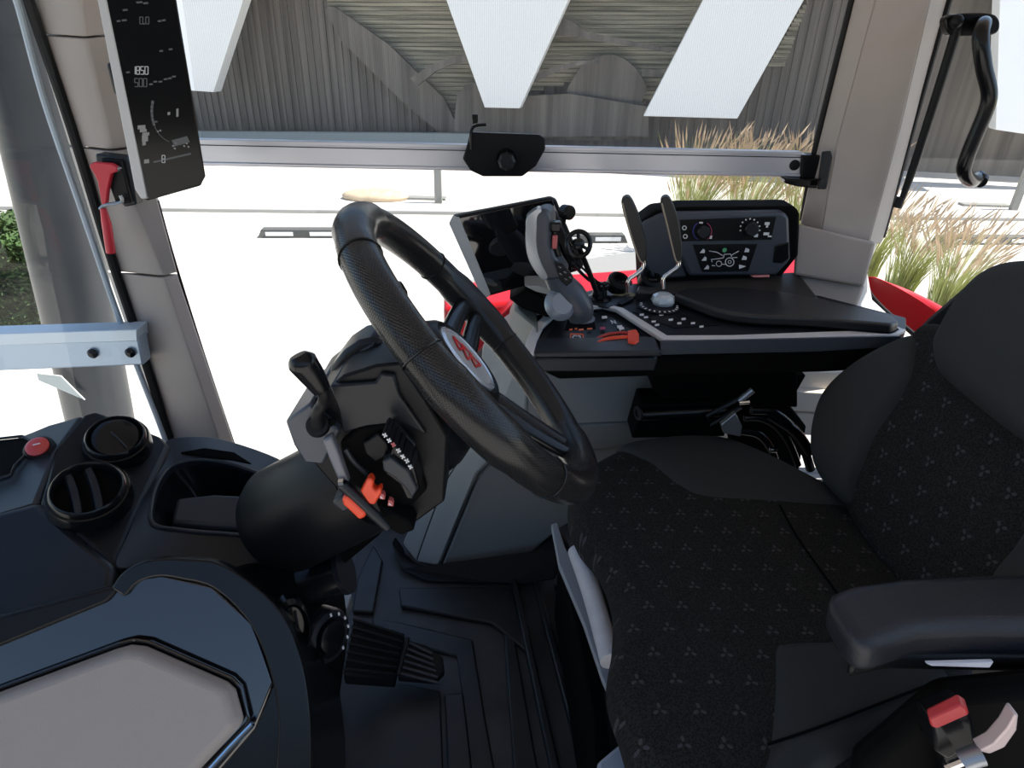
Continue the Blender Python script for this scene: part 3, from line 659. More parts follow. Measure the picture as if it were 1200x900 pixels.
for a, b, c, d in (((598, 682), (605, 684), (668, 960), (655, 960)), ((622, 678), (629, 680), (708, 960), (694, 960)), ((648, 690), (654, 692), (740, 960), (728, 960))):
    isl([a, b, c, d], .02, 'rib')
# kick wall and side pod
sp = thing('side_pod', PY(600, 660, 1.2), 'light grey moulded side pod under the armrest console', 'panel')
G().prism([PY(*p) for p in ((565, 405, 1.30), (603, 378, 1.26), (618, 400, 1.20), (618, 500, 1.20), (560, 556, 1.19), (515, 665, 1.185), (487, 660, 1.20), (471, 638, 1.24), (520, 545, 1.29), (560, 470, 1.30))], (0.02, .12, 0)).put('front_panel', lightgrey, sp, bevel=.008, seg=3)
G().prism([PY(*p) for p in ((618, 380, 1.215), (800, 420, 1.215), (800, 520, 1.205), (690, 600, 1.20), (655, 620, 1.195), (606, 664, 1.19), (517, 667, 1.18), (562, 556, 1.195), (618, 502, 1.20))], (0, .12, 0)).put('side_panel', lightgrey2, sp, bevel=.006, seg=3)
G().prism([PY(*p) for p in ((618, 500, 1.195), (800, 494, 1.195), (800, 520, 1.19), (640, 532, 1.19), (600, 520, 1.19))], (0, .03, 0)).put('recess_band', mat('mid_grey_plastic', (.17, .175, .17), .5), sp, bevel=.004)
G().tube([PY(*p) for p in ((618, 502, 1.193), (562, 556, 1.187), (530, 625, 1.18), (516, 664, 1.175))], .0016, 6).put('seam', slate, sp)
G().tube([PY(*p) for p in ((545, 530, 1.20), (520, 570, 1.195), (492, 645, 1.185), (489, 656, 1.185))], .0016, 6).put('seam', slate, sp)
kw = G().prism([PY(*p) for p in ((458, 636, 1.23), (472, 655, 1.20), (488, 663, 1.185), (517, 669, 1.175), (606, 666, 1.18), (655, 625, 1.19), (668, 640, 1.14), (650, 680, 1.12), (600, 684, 1.13), (500, 682, 1.13), (470, 668, 1.16))], (0, .05, -.02)).put('kick_board', rubber, kind='structure', label='black rubber kick strip along the foot of the grey side pod', bevel=.005)
# ================================================================== ARMREST CONSOLE
ac = thing('armrest_console', PY(840, 440, 1.1), 'right armrest control console with silver trim and black pad', 'console')
ZT = .69
near = [(625, 413), (629, 398), (637, 381), (652, 367), (672, 361), (706, 358), (722, 362), (776, 397), (860, 398), (1050, 391), (1062, 386)]
far = [(1062, 372), (960, 346), (880, 338), (800, 330), (735, 332), (690, 340), (650, 352), (636, 360)]
base = L(*near, z=ZT)+L(*far, z=ZT)
nose = L((625, 413), (629, 398), (637, 381), (652, 367), (672, 361), (706, 358), (722, 362), (776, 393), (770, 412), (700, 413), z=ZT)
G().prism(L(*near[6:], z=ZT)+L(*far, z=ZT)+L((637, 381), (652, 367), (672, 361), (706, 358), z=ZT), (0, 0, -.03)).put('top_plate', slate2, ac, bevel=.003)
G().prism([p-V((0, 0, .012)) for p in nose], (0, 0, -.025)).put('nose_plate', slate, ac, bevel=.003)
# slate side skin
q = L((770, 412), (776, 394), (860, 395), (1050, 389), (1060, 386), z=ZT)
G().prism(L((625, 414), (770, 411), (776, 395), (1052, 390), (1052, 404), (780, 413), (770, 418), (627, 420), y=1.0)[0:0]+[PY(774, 400, 1.032), PY(1056, 394, 1.05), PY(1056, 406, 1.055), PY(960, 412, 1.045), PY(774, 416, 1.03)], (0, .004, 0)).put('side_skin', slateL, ac, bevel=.001)
G().prism([PY(625, 413, .985), PY(774, 411, .985), PY(776, 418, .985), PY(628, 420, .985)], (0, .06, 0)).put('nose_lip', slate, ac, bevel=.003)
G().prism([PY(*p) for p in ((628, 419, 1.0), (640, 438, 1.02), (655, 445, 1.03), (760, 442, 1.03), (962, 437, 1.05), (1060, 432, 1.06), (1060, 404, 1.06), (960, 411, 1.05), (776, 417, 1.04))], (0, .2, -.0)).put('lower_body', deep, ac, bevel=.006)
G().prism([PY(*p) for p in ((762, 440, 1.12), (764, 455, 1.12), (780, 472, 1.12), (935, 478, 1.12), (935, 437, 1.12))], (0, .07, 0)).put('support_arm', deep, ac, bevel=.004)
# silver trim ribbon following the near edge
g = G(); path = L(*near, z=ZT+.003); 
for i in range(len(path)-1):
    pass
outer = [p+V((0, 0, 0)) for p in path]; inn = []
for i, p in enumerate(path):
    d = (path[min(i+1, len(path)-1)]-path[max(i-1, 0)]).normalized(); inn.append(p+V((-d.y, d.x, 0)).normalized()*(.017 if i < 7 else .021))
g.prism(outer+inn[::-1], (0, 0, -.008)); g.put('silver_trim', mat('trim_silver', (.66, .65, .64), .3, metal=.0), ac, bevel=.0018, label='bright silver trim strip')
# nose instrument face
nf = L((634, 410), (640, 392), (654, 375), (676, 369), (706, 367), (722, 374), (768, 410), z=ZT-.008)
G().prism(nf, (0, 0, -.006)).put('instrument_face', black, ac, bevel=.002)
G().prism(L((662, 386), (665, 374), (696, 373), (698, 384), z=ZT-.006), (0, 0, -.002)).put('lever_slot', deep, ac, bevel=.0005)
zf = ZT-.0045
def lz(pts, m_, nm, par, z=zf, h=.0008, bv=0): return G().prism(L(*pts, z=z), (0, 0, h)).put(nm, m_, par, bevel=bv)
def frame_z(x0_, y0_, x1_, y1_, t, z):
    g = G()
    for r_ in (((x0_, y0_), (x1_, y0_), (x1_, y0_+t), (x0_, y0_+t)), ((x0_, y1_-t), (x1_, y1_-t), (x1_, y1_), (x0_, y1_)), ((x0_, y0_), (x0_+t, y0_), (x0_+t, y1_), (x0_, y1_)), ((x1_-t, y0_), (x1_, y0_), (x1_, y1_), (x1_-t, y1_))): g.prism(L(*r_, z=z), (0, 0, .0006))
    return g
frame_z(668, 391, 684, 401, 1.3, zf).put('red_frame', ored, ac)
text_mesh('C2', 'printed_mark', PZ(676, 396, zf+.0005), (1, 0, 0), (0, 1, 0), .014, legend, ac, sy=2.0)
text_mesh('N', 'printed_mark', PZ(719, 377.5, zf+.0005), (1, .1, 0), (-.1, 1, 0), .013, legend, ac, sy=1.8)
for u, v, a_ in ((669, 386, 4), (675, 385, 3), (681, 386, 6), (691, 385, 6)): lz([(u-a_/2, v), (u+a_/2, v-.5), (u+a_/2, v+1), (u-a_/2, v+1.5)], ored, 'printed_dash', ac)
for u, v in ((708, 372), (726, 383), (728, 385), (706, 385)): lz([(u-3, v-1), (u+3, v-1.6), (u+3.5, v+1), (u-2.5, v+1.6)], legend if u != 706 else magp, 'printed_dash', ac)
# throttle: orange arc + knob
tl = G(); zz = ZT+.0
tl.tube([PZ(700, 403, zz-.002), PZ(712, 398, zz+.002), PZ(727, 396, zz+.004), PZ(740, 396, zz+.003)], .0045, 10); tl.put('lever_arc', orange, lv := thing('hand_throttle', PZ(722, 398, ZT-.01), 'orange hand throttle lever on the nose of the armrest console', 'lever'))
G().tube([PZ(700, 397, zz), PZ(712, 392, zz+.004), PZ(728, 390, zz+.006), PZ(738, 391, zz+.005)], .0030, 10).put('red_arc', mat('dark_red_plastic', (.45, .03, .02), .4), lv)
G().tube([PZ(703, 400, zz), PZ(714, 395, zz+.004), PZ(727, 393, zz+.005)], .0026, 8).put('black_arc', blacks, lv)
G().prism(L((735, 387), (746, 385), (749, 390), (749, 399), (744, 402), (736, 400), z=ZT+.008), (0, 0, -.014)).put('knob', orange, lv, bevel=.003, seg=3)
G().tube([PZ(727, 392, zz+.004), PZ(727, 387, zz+.006)], .0015, 8, smooth=1).put('pointer', chrome, lv)
# keypad icons on top plate
zt = ZT+.0012
G().prism(L((742, 366), (780, 364), (848, 381), (790, 385), z=zt-.001), (0, 0, .001)).put('key_field', black, ac, bevel=0)
for u, v in ((757, 372), (766, 377), (752, 369), (786, 375), (801, 374), (796, 379), (812, 379), (775, 369), (770, 381), (822, 383)):
    lz([(u-2.4, v-.8), (u+2.6, v-1.2), (u+2.4, v+.9), (u-2.4, v+1.2)], legend, 'key_legend', ac, zt)
G().prism(L((690, 358), (724, 350), (738, 346), (735, 355), (712, 362), z=zt-.001), (0, 0, .004)).put('armrest_button', slate, ac, bevel=.001)
lz([(722, 356), (738, 349), (744, 351), (728, 359)], black, 'armrest_button', ac, zt, .004, .001)
g = lz([(717, 345), (735, 342), (750, 346), (740, 348), (728, 347)], mat('yellow_print', (.36, .34, .2), .6), 'printed_chevron', ac, zt, .0008)
# rotary dial with crystal-like knob
dl = thing('selector_dial', PZ(772, 360, ZT), 'faceted clear selector knob on a ring of white marks beside the pad', 'knob')
cd_ = PZ(772, 361, ZT)
G().lathe([(0, .040), (.004, .040), (.006, .034)], cd_, (0, 0, 1), 40).put('dial_plate', black, dl, ang=20)
for k in range(13):
    a_ = R(165+k*16); c_ = cd_+V((math.cos(a_)*.035, math.sin(a_)*.035, .0058)); G().box(c_, (.005, .003, .001), (V((math.cos(a_), math.sin(a_), 0)), V((-math.sin(a_), math.cos(a_), 0)), V((0, 0, 1)))).put('dial_mark', legend, dl)
gm = mat('clear_faceted_plastic', (.55, .60, .63), .12, coat=1)
G().lathe([(.004, .020), (.012, .024), (.022, .021), (.027, .013), (.028, .003)], PZ(776, 359, ZT), (0, 0, 1), 9).put('faceted_knob', gm, dl, ang=5)
# armrest pad
pad = L((789, 343), (800, 337), (850, 335), (905, 339), (960, 349), (1048, 370), (1056, 376), (1048, 380), (960, 373), (880, 369), (856, 366), (838, 362), (812, 352), z=.713)
pc_ = sum(pad, V())/len(pad)
ap = thing('armrest_pad', pad[3]-V((0, 0, .022)), 'smooth black vinyl pad lying on the armrest console', 'armrest pad')
G().prism([p-V((0, 0, .0215)) for p in pad], (0, 0, .0215), taper=.985).put('pad', mat('pad_vinyl', (.020, .020, .022), .30, bump=.4, bscale=800), ap, bevel=.006, seg=4)
G().tube([pc_+(p-pc_)*1.0-V((0, 0, .017)) for p in pad], .0012, 6, closed=True, smooth=1).put('pad_seam', deep, ap)

# ================================================================== JOYSTICK
js = thing('joystick', PZ(678, 375, ZT-.01), 'tall grey multifunction joystick with button cluster', 'joystick')
jy = 1.03
ho = [(617, 268), (618, 256), (624, 249), (633, 245), (641, 247), (645, 256), (645, 275), (647, 292), (654, 308), (661, 320), (655, 329), (640, 330), (629, 322), (621, 306), (617, 288)]
G().prism([PY(p.x, p.y, jy) for p in smooth_closed([V((a, b, 0)) for a, b in ho], 44)], (0.012, .045, 0)).put('head', slateL, js, bevel=.008, seg=4)
ho2 = [(616, 268), (617, 256), (623, 249), (632, 244), (635, 248), (630, 254), (629, 270), (629, 290), (634, 308), (642, 325), (636, 328), (627, 318), (619, 303), (616, 286)]
G().prism([PY(p.x, p.y, jy-.004) for p in smooth_closed([V((a, b, 0)) for a, b in ho2], 44)], (0, .02, 0)).put('side_shell', mat('joystick_silver', (.34, .37, .40), .18, metal=.5, coat=.5), js, bevel=.004, seg=3)
G().tube([PY(646, 315, jy+.02), PY(655, 330, jy+.02), PY(668, 345, jy+.02), PY(678, 362, jy+.02), PY(681, 374, jy+.02)], [.016, .022, .026, .026, .020], 18).put('palm_grip', slateL, js)
G().lathe([(-.004, .024), (0, .028), (.006, .026), (.012, .018)], PY(656, 357, jy), (.3, -.8, .5), 24).put('palm_flange', mat('pale_flange', (.25, .29, .34), .3, metal=.3), js)
G().lathe([(0, .026), (.008, .026), (.014, .02)], PZ(681, 377, ZT-.012), (0, 0, 1), 24).put('boot', mat('grey_boot', (.16, .18, .21), .4), js)
kp = [(650, 307), (660, 310), (672, 325), (670, 331), (664, 336), (655, 326)]
G().prism(L(*kp, y=jy-.018), (0, .01, 0)).put('key_panel', black, js, bevel=.0015)
for (u, v) in ((656, 313), (662, 319), (657, 321), (663, 327), (668, 325)):
    G().prism(L((u-2.2, v-2.2), (u+2.5, v-1.5), (u+2.5, v+2.2), (u-2, v+1.8), y=jy-.0205), (0, .003, 0)).put('key', slate2, js, bevel=.0005)
    bar(g2 := G(), PY(u-1.4, v-1, jy-.0212), PY(u+1.4, v+1, jy-.0212), .0009); g2.put('key_legend', legd, js)
G().tube(L((645, 262), (650, 272), (651, 285), (655, 300), y=jy+.01), .005, 10).put('finger_rest', blacks, js)
G().box(PY(651, 265, jy+.01), (.018, .02, .016)).put('thumb_switch', blacks, js, bevel=.003)
G().box(PY(650, 283, jy+.005), (.008, .012, .022)).put('trigger', pinkm, js, bevel=.002)

# ================================================================== TABLET TERMINAL
tt = thing('touch_terminal', PY(625, 350, 1.2), 'large touchscreen terminal with pale left edge behind the joystick', 'display')
def TQ(quad, y): return [PY(u, v, y+(u-527)*.0005) for u, v in quad]
G().prism(TQ([(526, 262), (530, 254), (538, 255), (575, 345), (571, 349), (564, 347)], 1.156), (0, .012, 0)).put('left_bezel', mat('pale_bezel', (.42, .45, .46), .4), tt, bevel=.0015)
G().prism(TQ([(527, 261), (531, 254), (645, 232), (652, 235), (684, 312), (680, 317), (571, 348), (565, 346)], 1.16), (0, .022, 0)).put('housing', black, tt, bevel=.003)
G().prism(TQ([(537, 256), (647, 234), (681, 313), (574, 344)], 1.158), (0, .003, 0)).put('screen', gloss, tt, bevel=.0006)
G().prism(TQ([(600, 340), (655, 325), (650, 365), (620, 370)], 1.20), (0, .05, 0)).put('mount_foot', black, tt, bevel=.006)
g = thing('rotary_camera_knob', PY(661, 249, 1.17), 'small black round knob at the upper right edge of the touchscreen', 'knob')
G().lathe([(0, .013), (.018, .013), (.022, .010)], PY(661, 248, 1.18), (.5, -.85, .1), 20).put('knob_body', blacks, g)
G().tube([PY(661, 249, 1.18), PY(659, 262, 1.185)], .006, 10, smooth=1).put('knob_stem', black, g)
# bracket plate right edge of tablet with buttons
G().prism(TQ([(643, 252), (652, 248), (676, 308), (668, 316)], 1.15), (0, .012, 0)).put('edge_bracket', blacks, tt, bevel=.002)
# mini wheel
mw = thing('spinner_knob', PY(680, 330, 1.13), 'small black three-spoked hand wheel clamped beside the touchscreen', 'hand wheel')
cm, am = PY(678, 286, 1.10), V((.25, -.9, .25)).normalized(); e1 = am.cross(V((0, 0, 1))).normalized(); e2 = am.cross(e1)
G().tube([cm+(e1*math.cos(a_*math.pi/12)+e2*math.sin(a_*math.pi/12))*.0215 for a_ in range(24)], .0042, 10, closed=True, smooth=1).put('ring', blacks, mw)
G().lathe([(-.008, .010), (.004, .010), (.006, .007)], cm, am, 18).put('hub', blacks, mw)
for a_ in (-90, 30, 150):
    dd = -e2*math.sin(R(a_+0))*-1+e1*math.cos(R(a_)); G().tube([cm+dd*.006, cm+dd*.0205], .003, 8, smooth=1).put('spoke', blacks, mw)
G().tube([cm-am*.006, PY(690, 318, 1.14), PY(700, 345, 1.16)], .005, 10).put('stem', black, mw)
# second small switch + suction base + cable
sb = thing('suction_mount', PZ(703, 352, ZT), 'black round suction mount base behind the joystick', 'mount')
G().lathe([(0, .026), (.006, .025), (.010, .016), (.024, .013), (.026, .017), (.034, .017), (.036, .010)], PZ(702, 352, ZT), (0, 0, 1), 28).put('suction_cup', blacks, sb)
G().tube([PZ(702, 352, ZT)+V((0, 0, .034)), PY(690, 328, 1.17), PY(670, 308, 1.16)], .0032, 8).put('arm', blacks, sb)
G().tube([PZ(702, 352, ZT)+V((.01, 0, .034)), PY(700, 330, 1.18), PY(674, 306, 1.17)], .0022, 8).put('cable', rubber, sb)
G().ball(PZ(703, 350, ZT)+V((.006, -.01, .03)), .010).put('clamp_screw', blacks, sb)
# dark bellows/shelf under tablet
sh = thing('terminal_shelf', PY(600, 390, 1.22), 'dark layered bracket base under the touchscreen', 'bracket')
for k, (a, b, c) in enumerate((((598, 357), (655, 352), 1.10), ((606, 350), (650, 346), 1.115))):
    pass
G().prism([PY(*p) for p in ((596, 350, 1.17), (612, 362, 1.12), (640, 372, 1.10), (668, 372, 1.10), (668, 358, 1.11), (640, 350, 1.12), (618, 340, 1.15))], (0, .12, -.02)).put('base_block', deep, sh, bevel=.004)
G().prism([PY(*p) for p in ((614, 335, 1.15), (628, 342, 1.13), (652, 348, 1.12), (652, 342, 1.12), (630, 335, 1.13))], (0, .06, 0)).put('pale_collar', lightgrey, sh, bevel=.002)
G().prism([PY(*p) for p in ((604, 362, 1.19), (632, 384, 1.06), (624, 412, 1.02), (600, 400, 1.15), (596, 380, 1.2))], (0, .1, -.01)).put('side_wing', mat('olive_grey_plastic', (.12, .14, .13), .5), sh, bevel=.005)

# ================================================================== PADDLE LEVERS
def paddle(pts, stem, lab, y):
    t_ = thing('paddle_lever', PY(*stem[-1], y+.02), lab, 'lever', 'upright paddle levers behind the console')
    P_ = [PY(p.x, p.y, y) for p in smooth_closed([V((a, b, 0)) for a, b in pts], 40)]
    G().prism(P_, (.004, .022, 0)).put('leather_paddle', mat('paddle_leather', (.009, .009, .009), .4, bump=.4, bscale=500), t_, bevel=.006, seg=3)
    lf = [p for p in pts]; e = [PY(a, b, y-.001) for a, b in (lf[0], lf[-1], lf[-2], lf[-3])]
    G().tube([PY(a+1.5, b, y-.0005) for a, b in lf[-4:]+lf[:1]], .0014, 6).put('piping', mat('tan_piping', (.35, .30, .22), .6), t_)
    G().tube([PY(a, b, y+.012) for a, b in stem], .0042, 12).put('chrome_stem', chrome, t_)
    return t_
p1 = [(728, 238), (732, 231), (739, 233), (748, 252), (756, 280), (758, 298), (755, 307), (749, 306), (742, 288), (734, 262)]
p2 = [(774, 238), (778, 231), (785, 233), (793, 252), (798, 280), (799, 298), (797, 306), (791, 306), (786, 288), (780, 262)]
paddle(p1, [(753, 303), (754, 313), (745, 322), (737, 328), (736, 342)], 'left one of the two black paddle levers on bent chrome stems', 1.16)
paddle(p2, [(794, 303), (795, 312), (785, 320), (778, 326), (777, 338)], 'right one of the two black paddle levers, in front of the climate panel', 1.16)
for nm_, u, v, lab in (('cup_socket', 722, 336, 'black ring socket at the foot of the left paddle lever'), ('cup_socket', 759, 333, 'black ring socket between the feet of the two paddle levers')):
    t_ = thing(nm_, PZ(u, v, .70), lab, 'socket')
    G().lathe([(0, .024), (.02, .024), (.024, .020), (.024, .014), (.012, .012)], PZ(u, v, .70), (.2, -.45, .85), 26).put('ring', black, t_)
    G().tube([PZ(u, v, .70)+V((0, 0, .01)), PZ(u, v, .70)+V((.03, -.01, .012))], .005, 8, smooth=1).put('plug', blacks, t_)

# ================================================================== CLIMATE PANEL
cp = thing('climate_panel', PY(845, 330, 1.36), 'slate climate control panel with two dials and a tractor diagram keypad', 'control panel')
cy = 1.30
G().prism(L((748, 262), (768, 247), (800, 243), (932, 242), (938, 250), (936, 300), (912, 330), (850, 345), (752, 345), y=cy+.02), (0, .07, 0)).put('rear_shell', deep, cp, bevel=.006)
G().prism(L((752, 262), (775, 250), (792, 252), (797, 290), (806, 325), (765, 328), (755, 310), y=cy+.012), (0, .04, 0)).put('side_cheek', slateL, cp, bevel=.006)
G().prism(L((790, 250), (918, 248), (925, 254), (927, 305), (910, 323), (808, 324), (797, 300), y=cy), (0, .05, 0)).put('front_shell', slateL, cp, bevel=.007, seg=4)
G().prism(L((797, 258), (910, 254), (904, 281), (799, 283), y=cy-.002), (0, .006, 0)).put('upper_panel', gloss if False else black, cp, bevel=.001)
G().prism(L((812, 287), (888, 286), (877, 318), (823, 319), y=cy-.002), (0, .006, 0)).put('keypad_panel', black, cp, bevel=.001)
G().prism(L((908, 288), (925, 284), (925, 303), (916, 309), (906, 308), y=cy-.002), (0, .006, 0)).put('speaker_grille', blacks, cp, bevel=.002)
for (u, v, rr_) in ((823, 271, .0135), (879, 268, .0145)):
    G().lathe([(0, rr_), (.012, rr_*.94), (.014, rr_*.8)], PY(u, v, cy-.002), (0, -1, .1), 24).put('dial', slate2, cp)
yc = cy-.0035
def circ_marks(u, v, r_, a0, a1, st, wd, m_, nm, ln=.9, only=None):
    g = G(); a_ = a0
    while a_ < a1:
        bar(g, PY(u+r_*math.cos(R(a_)), v-r_*math.sin(R(a_)), yc), PY(u+r_*math.cos(R(a_+st*ln)), v-r_*math.sin(R(a_+st*ln)), yc), wd); a_ += st
    return g.put(nm, m_, cp)
circ_marks(823, 271, 11, 120, 240, 15, .0012, bluep, 'cold_scale', 1.02); circ_marks(823, 271, 11, -60, 60, 15, .0012, magp, 'warm_scale', 1.02)
for k in range(9):
    a_ = R(190-k*25); u, v = 879+11.5*math.cos(a_), 268-11.5*math.sin(a_); g = G(); g.box(PY(u, v, yc), (.0028, .001, .0028)); g.put('scale_dot', legend, cp)
for (u, v, a_, b_) in ((821.5, 261, 4, 1.6), (833, 278, 2.4, 3.4), (886, 276, 4, 3.4), (899, 262, 5, 3), (899, 265, 2, 3), (898, 274, 6, 3), (902, 277, 4, 1.5)):
    G().box(PY(u, v, yc), (a_*.00185, .001, b_*.00185)).put('panel_symbol', legend, cp)
for (u, v) in ((802, 267), (803, 277)):
    g = G()
    for k in range(10): bar(g, PY(u+2.3*math.cos(k*.628), v+2.3*math.sin(k*.628), yc), PY(u+2.3*math.cos((k+1)*.628), v+2.3*math.sin((k+1)*.628), yc), .002)
    g.put('panel_symbol', legend, cp)
for (u, v, s_) in ((823, 294, 1), (825, 303, 1), (828, 313, 1), (875, 293, -1), (872, 302, -1)):
    G().prism(L((u-3, v+2.4), (u+1*s_, v-2.6), (u+3, v-1), (u+2.6, v+2.4), y=yc), (0, -.0008, 0)).put('panel_symbol', legend, cp)
G().prism(L((866, 310), (874, 312), (866, 315), y=yc), (0, -.0008, 0)).put('panel_symbol', legend, cp)
G().lathe([(0, .0045), (.001, .0045)], PY(849, 293, yc), (0, -1, 0), 14).put('green_symbol', grn, cp)
# tractor diagram: wheels, bonnet, cab, four beams
def ring_px(u, v, r_, w_):
    g = G()
    for k in range(16): bar(g, PY(u+r_*math.cos(k*math.pi/8), v+r_*math.sin(k*math.pi/8), yc), PY(u+r_*math.cos((k+1)*math.pi/8), v+r_*math.sin((k+1)*math.pi/8), yc), w_)
    return g.put('diagram_wheel', legend, cp)
ring_px(855, 307, 5, .0017); ring_px(855, 307, 1.8, .0012); ring_px(842.5, 309, 3.2, .0013)
g = G()
for a, b in (((833.5, 304), (841, 303.2)), ((841, 303.2), (848, 302)), ((848, 302), (848.5, 298)), ((848.5, 298), (856, 297.6)), ((856, 297.6), (857.5, 301)), ((846, 309.5), (850, 309.8)), ((833.5, 304), (834.5, 307)), ((834, 311), (838, 311.5)),
             ((847, 299.5), (840, 295.5)), ((840, 295.5), (831, 294)), ((857, 299), (866, 294)), ((858, 302), (864, 301.6))):
    bar(g, PY(*a, yc), PY(*b, yc), .0014)
g.put('diagram_outline', legend, cp)
G().prism(L((880, 323.5), (902, 322.5), (902, 325), (884, 325.5), y=cy-.001), (0, .01, 0)).put('red_reflector', mat('pink_reflector', (.65, .25, .25), .3), cp, bevel=.001)
# dark deck beneath the climate panel
G().prism([PY(*p) for p in ((750, 330, 1.34), (935, 318, 1.34), (960, 350, 1.24), (900, 345, 1.24), (745, 342, 1.24))], (0, .02, -.10)).put('deck', mat('dark_brown_deck', (.03, .028, .026), .5), cp, bevel=.004)

# ================================================================== SEAT MECHANISM under the console
sm_ = thing('tilt_bracket', PY(800, 515, 1.12), 'black tubular bracket and latch under the armrest console', 'bracket')
G().prism(L((752, 474), (846, 472), (850, 512), (740, 514), y=1.10), (0, .07, 0)).put('box_tube', deep, sm_, bevel=.004)
G().tube(L((752, 486), (850, 481), y=1.095), .012, 14, smooth=1).put('cross_tube', blacks, sm_)
G().lathe([(0, .014), (.004, .014), (.004, .008), (.001, .008)], PY(749, 484, 1.09), (-1, -.4, 0), 20).put('tube_end', slate2, sm_)
G().tube(L((828, 487), (832, 498), (868, 477), (864, 468), y=1.07), .0045, 8, smooth=1, closed=True).put('latch_frame', slate2, sm_)
G().tube(L((866, 470), (882, 457), y=1.07), .0062, 10, smooth=1).put('latch_handle', steel, sm_)
G().tube(L((866, 472), (878, 471), y=1.065), .004, 10, smooth=1).put('latch_pin', chrome, sm_)
G().prism(L((845, 498), (862, 484), (870, 500), (868, 512), (848, 508), y=1.05), (0, .012, 0)).put('grey_clip', steel, sm_, bevel=.002)
hs = thing('hose_bundle', PY(900, 540, 1.1), 'glossy black hoses looping beside the seat back', 'hose')
for pts, r_ in ((((872, 490), (890, 490), (910, 500), (925, 520), (935, 545)), .007), (((880, 481), (905, 483), (925, 498), (940, 520), (950, 550)), .009), (((868, 505), (890, 510), (905, 530), (912, 560)), .008), (((900, 485), (930, 505), (948, 530)), .012)):
    G().tube(L(*pts, y=1.09), r_, 12).put('hose', blacks, hs)
G().box(PY(906, 527, 1.05), (.014, .01, .007)).put('clamp', chrome, hs, bevel=.001)
G().prism(L((850, 440), (945, 440), (925, 475), (945, 500), (935, 560), (860, 540), y=1.16), (0, .04, 0)).put('back_plate', deep, hs, bevel=.003)

# ================================================================== DRIVER SEAT
ds = thing('driver_seat', V((.35, .72, 0)), 'black patterned driver seat with plain grey bolsters and left armrest', 'seat')
G().box((.36, .74, .17), (.40, .42, .34)).put('pedestal', deep, ds, bevel=.02)
ZS = .46
core = L((672, 552), (705, 528), (740, 515), (800, 506), (880, 520), (980, 575), (1075, 640), (1150, 760), (1100, 860), (990, 930), (880, 965), (800, 950), (752, 905), (732, 850), (714, 790), (721, 735), (720, 690), (700, 640), (670, 600), z=ZS)
def sag(q):   # saddle: slightly lower in the middle, rises towards the back
    return -.012*math.exp(-((q.x-.32)**2+(q.y-.73)**2)/.02)
pillow('seat_cushion', core, (0, 0, 1), .05, .042, patfab, ds, dome=.012, hfun=sag)
fb_ = L((722, 518), (760, 508), (805, 503), (850, 506), (900, 524), (950, 550), (1005, 583), (985, 590), (920, 590), (850, 588), (806, 580), (775, 560), (755, 540), z=ZS+.010)
pillow('far_bolster', fb_, (0, 0, 1), .06, .035, plain_fab, ds, dome=.006)
nb = L((905, 752), (918, 744), (960, 742), (1010, 744), (1110, 775), (1112, 815), (1060, 850), (1000, 885), (950, 915), (900, 960), (880, 940), (898, 880), (900, 800), z=ZS+.012)
pillow('near_bolster', nb, (0, 0, 1), .08, .03, plain_fab, ds, dome=.006)
G().tube([PZ(900, 872, ZS+.014), PZ(960, 852, ZS+.02), PZ(1030, 825, ZS+.02), PZ(1100, 798, ZS+.012)], .0016, 6).put('seam', deep, ds)
G().tube([PZ(914, 592, ZS+.010), PZ(935, 630, ZS+.008), PZ(985, 700, ZS+.008)], .0016, 6).put('seam', deep, ds)
# backrest: plane through its face
BP, BN = V((.575, .74, .5)), V((-.93, -.12, .30)).normalized()
def BB(u, v, off=0): return PP(u, v, BP+BN*off, BN)
bc = [BB(*p) for p in ((1062, 388), (1085, 375), (1130, 400), (1200, 470), (1290, 560), (1300, 640), (1240, 700), (1130, 705), (1050, 690), (985, 600), (990, 560), (1010, 510), (1050, 450))]
pillow('backrest', bc, BN, .07, .03, patfab, ds, dome=.0, e1=(0, 1, 0))
fbp = [BB(*p, .012) for p in ((1066, 388), (1030, 398), (985, 425), (955, 458), (942, 500), (943, 540), (960, 572), (988, 592), (1000, 560), (1025, 505), (1056, 455), (1068, 425))]
pillow('back_bolster', fbp, BN, .09, .035, plain_fab, ds, dome=.008)
up = [BB(*p, .035) for p in ((1078, 400), (1086, 378), (1108, 340), (1140, 308), (1180, 296), (1260, 300), (1380, 360), (1400, 500), (1330, 600), (1230, 545), (1160, 500), (1105, 455), (1083, 430))]
pillow('upper_pad', up, BN, .07, .045, plain_fab, ds, dome=.012)
nbp = [BB(*p, .02) for p in ((1205, 600), (1260, 560), (1330, 580), (1330, 720), (1200, 760), (1150, 690), (1175, 640))]
pillow('back_bolster', nbp, BN, .07, .03, plain_fab, ds, dome=.008)
G().prism([BB(*p, -.08) for p in ((1085, 370), (1130, 330), (1290, 330), (1330, 520), (1300, 700), (1060, 690), (985, 590), (960, 500))], -BN*.04).put('back_shell', black, ds, bevel=.015)
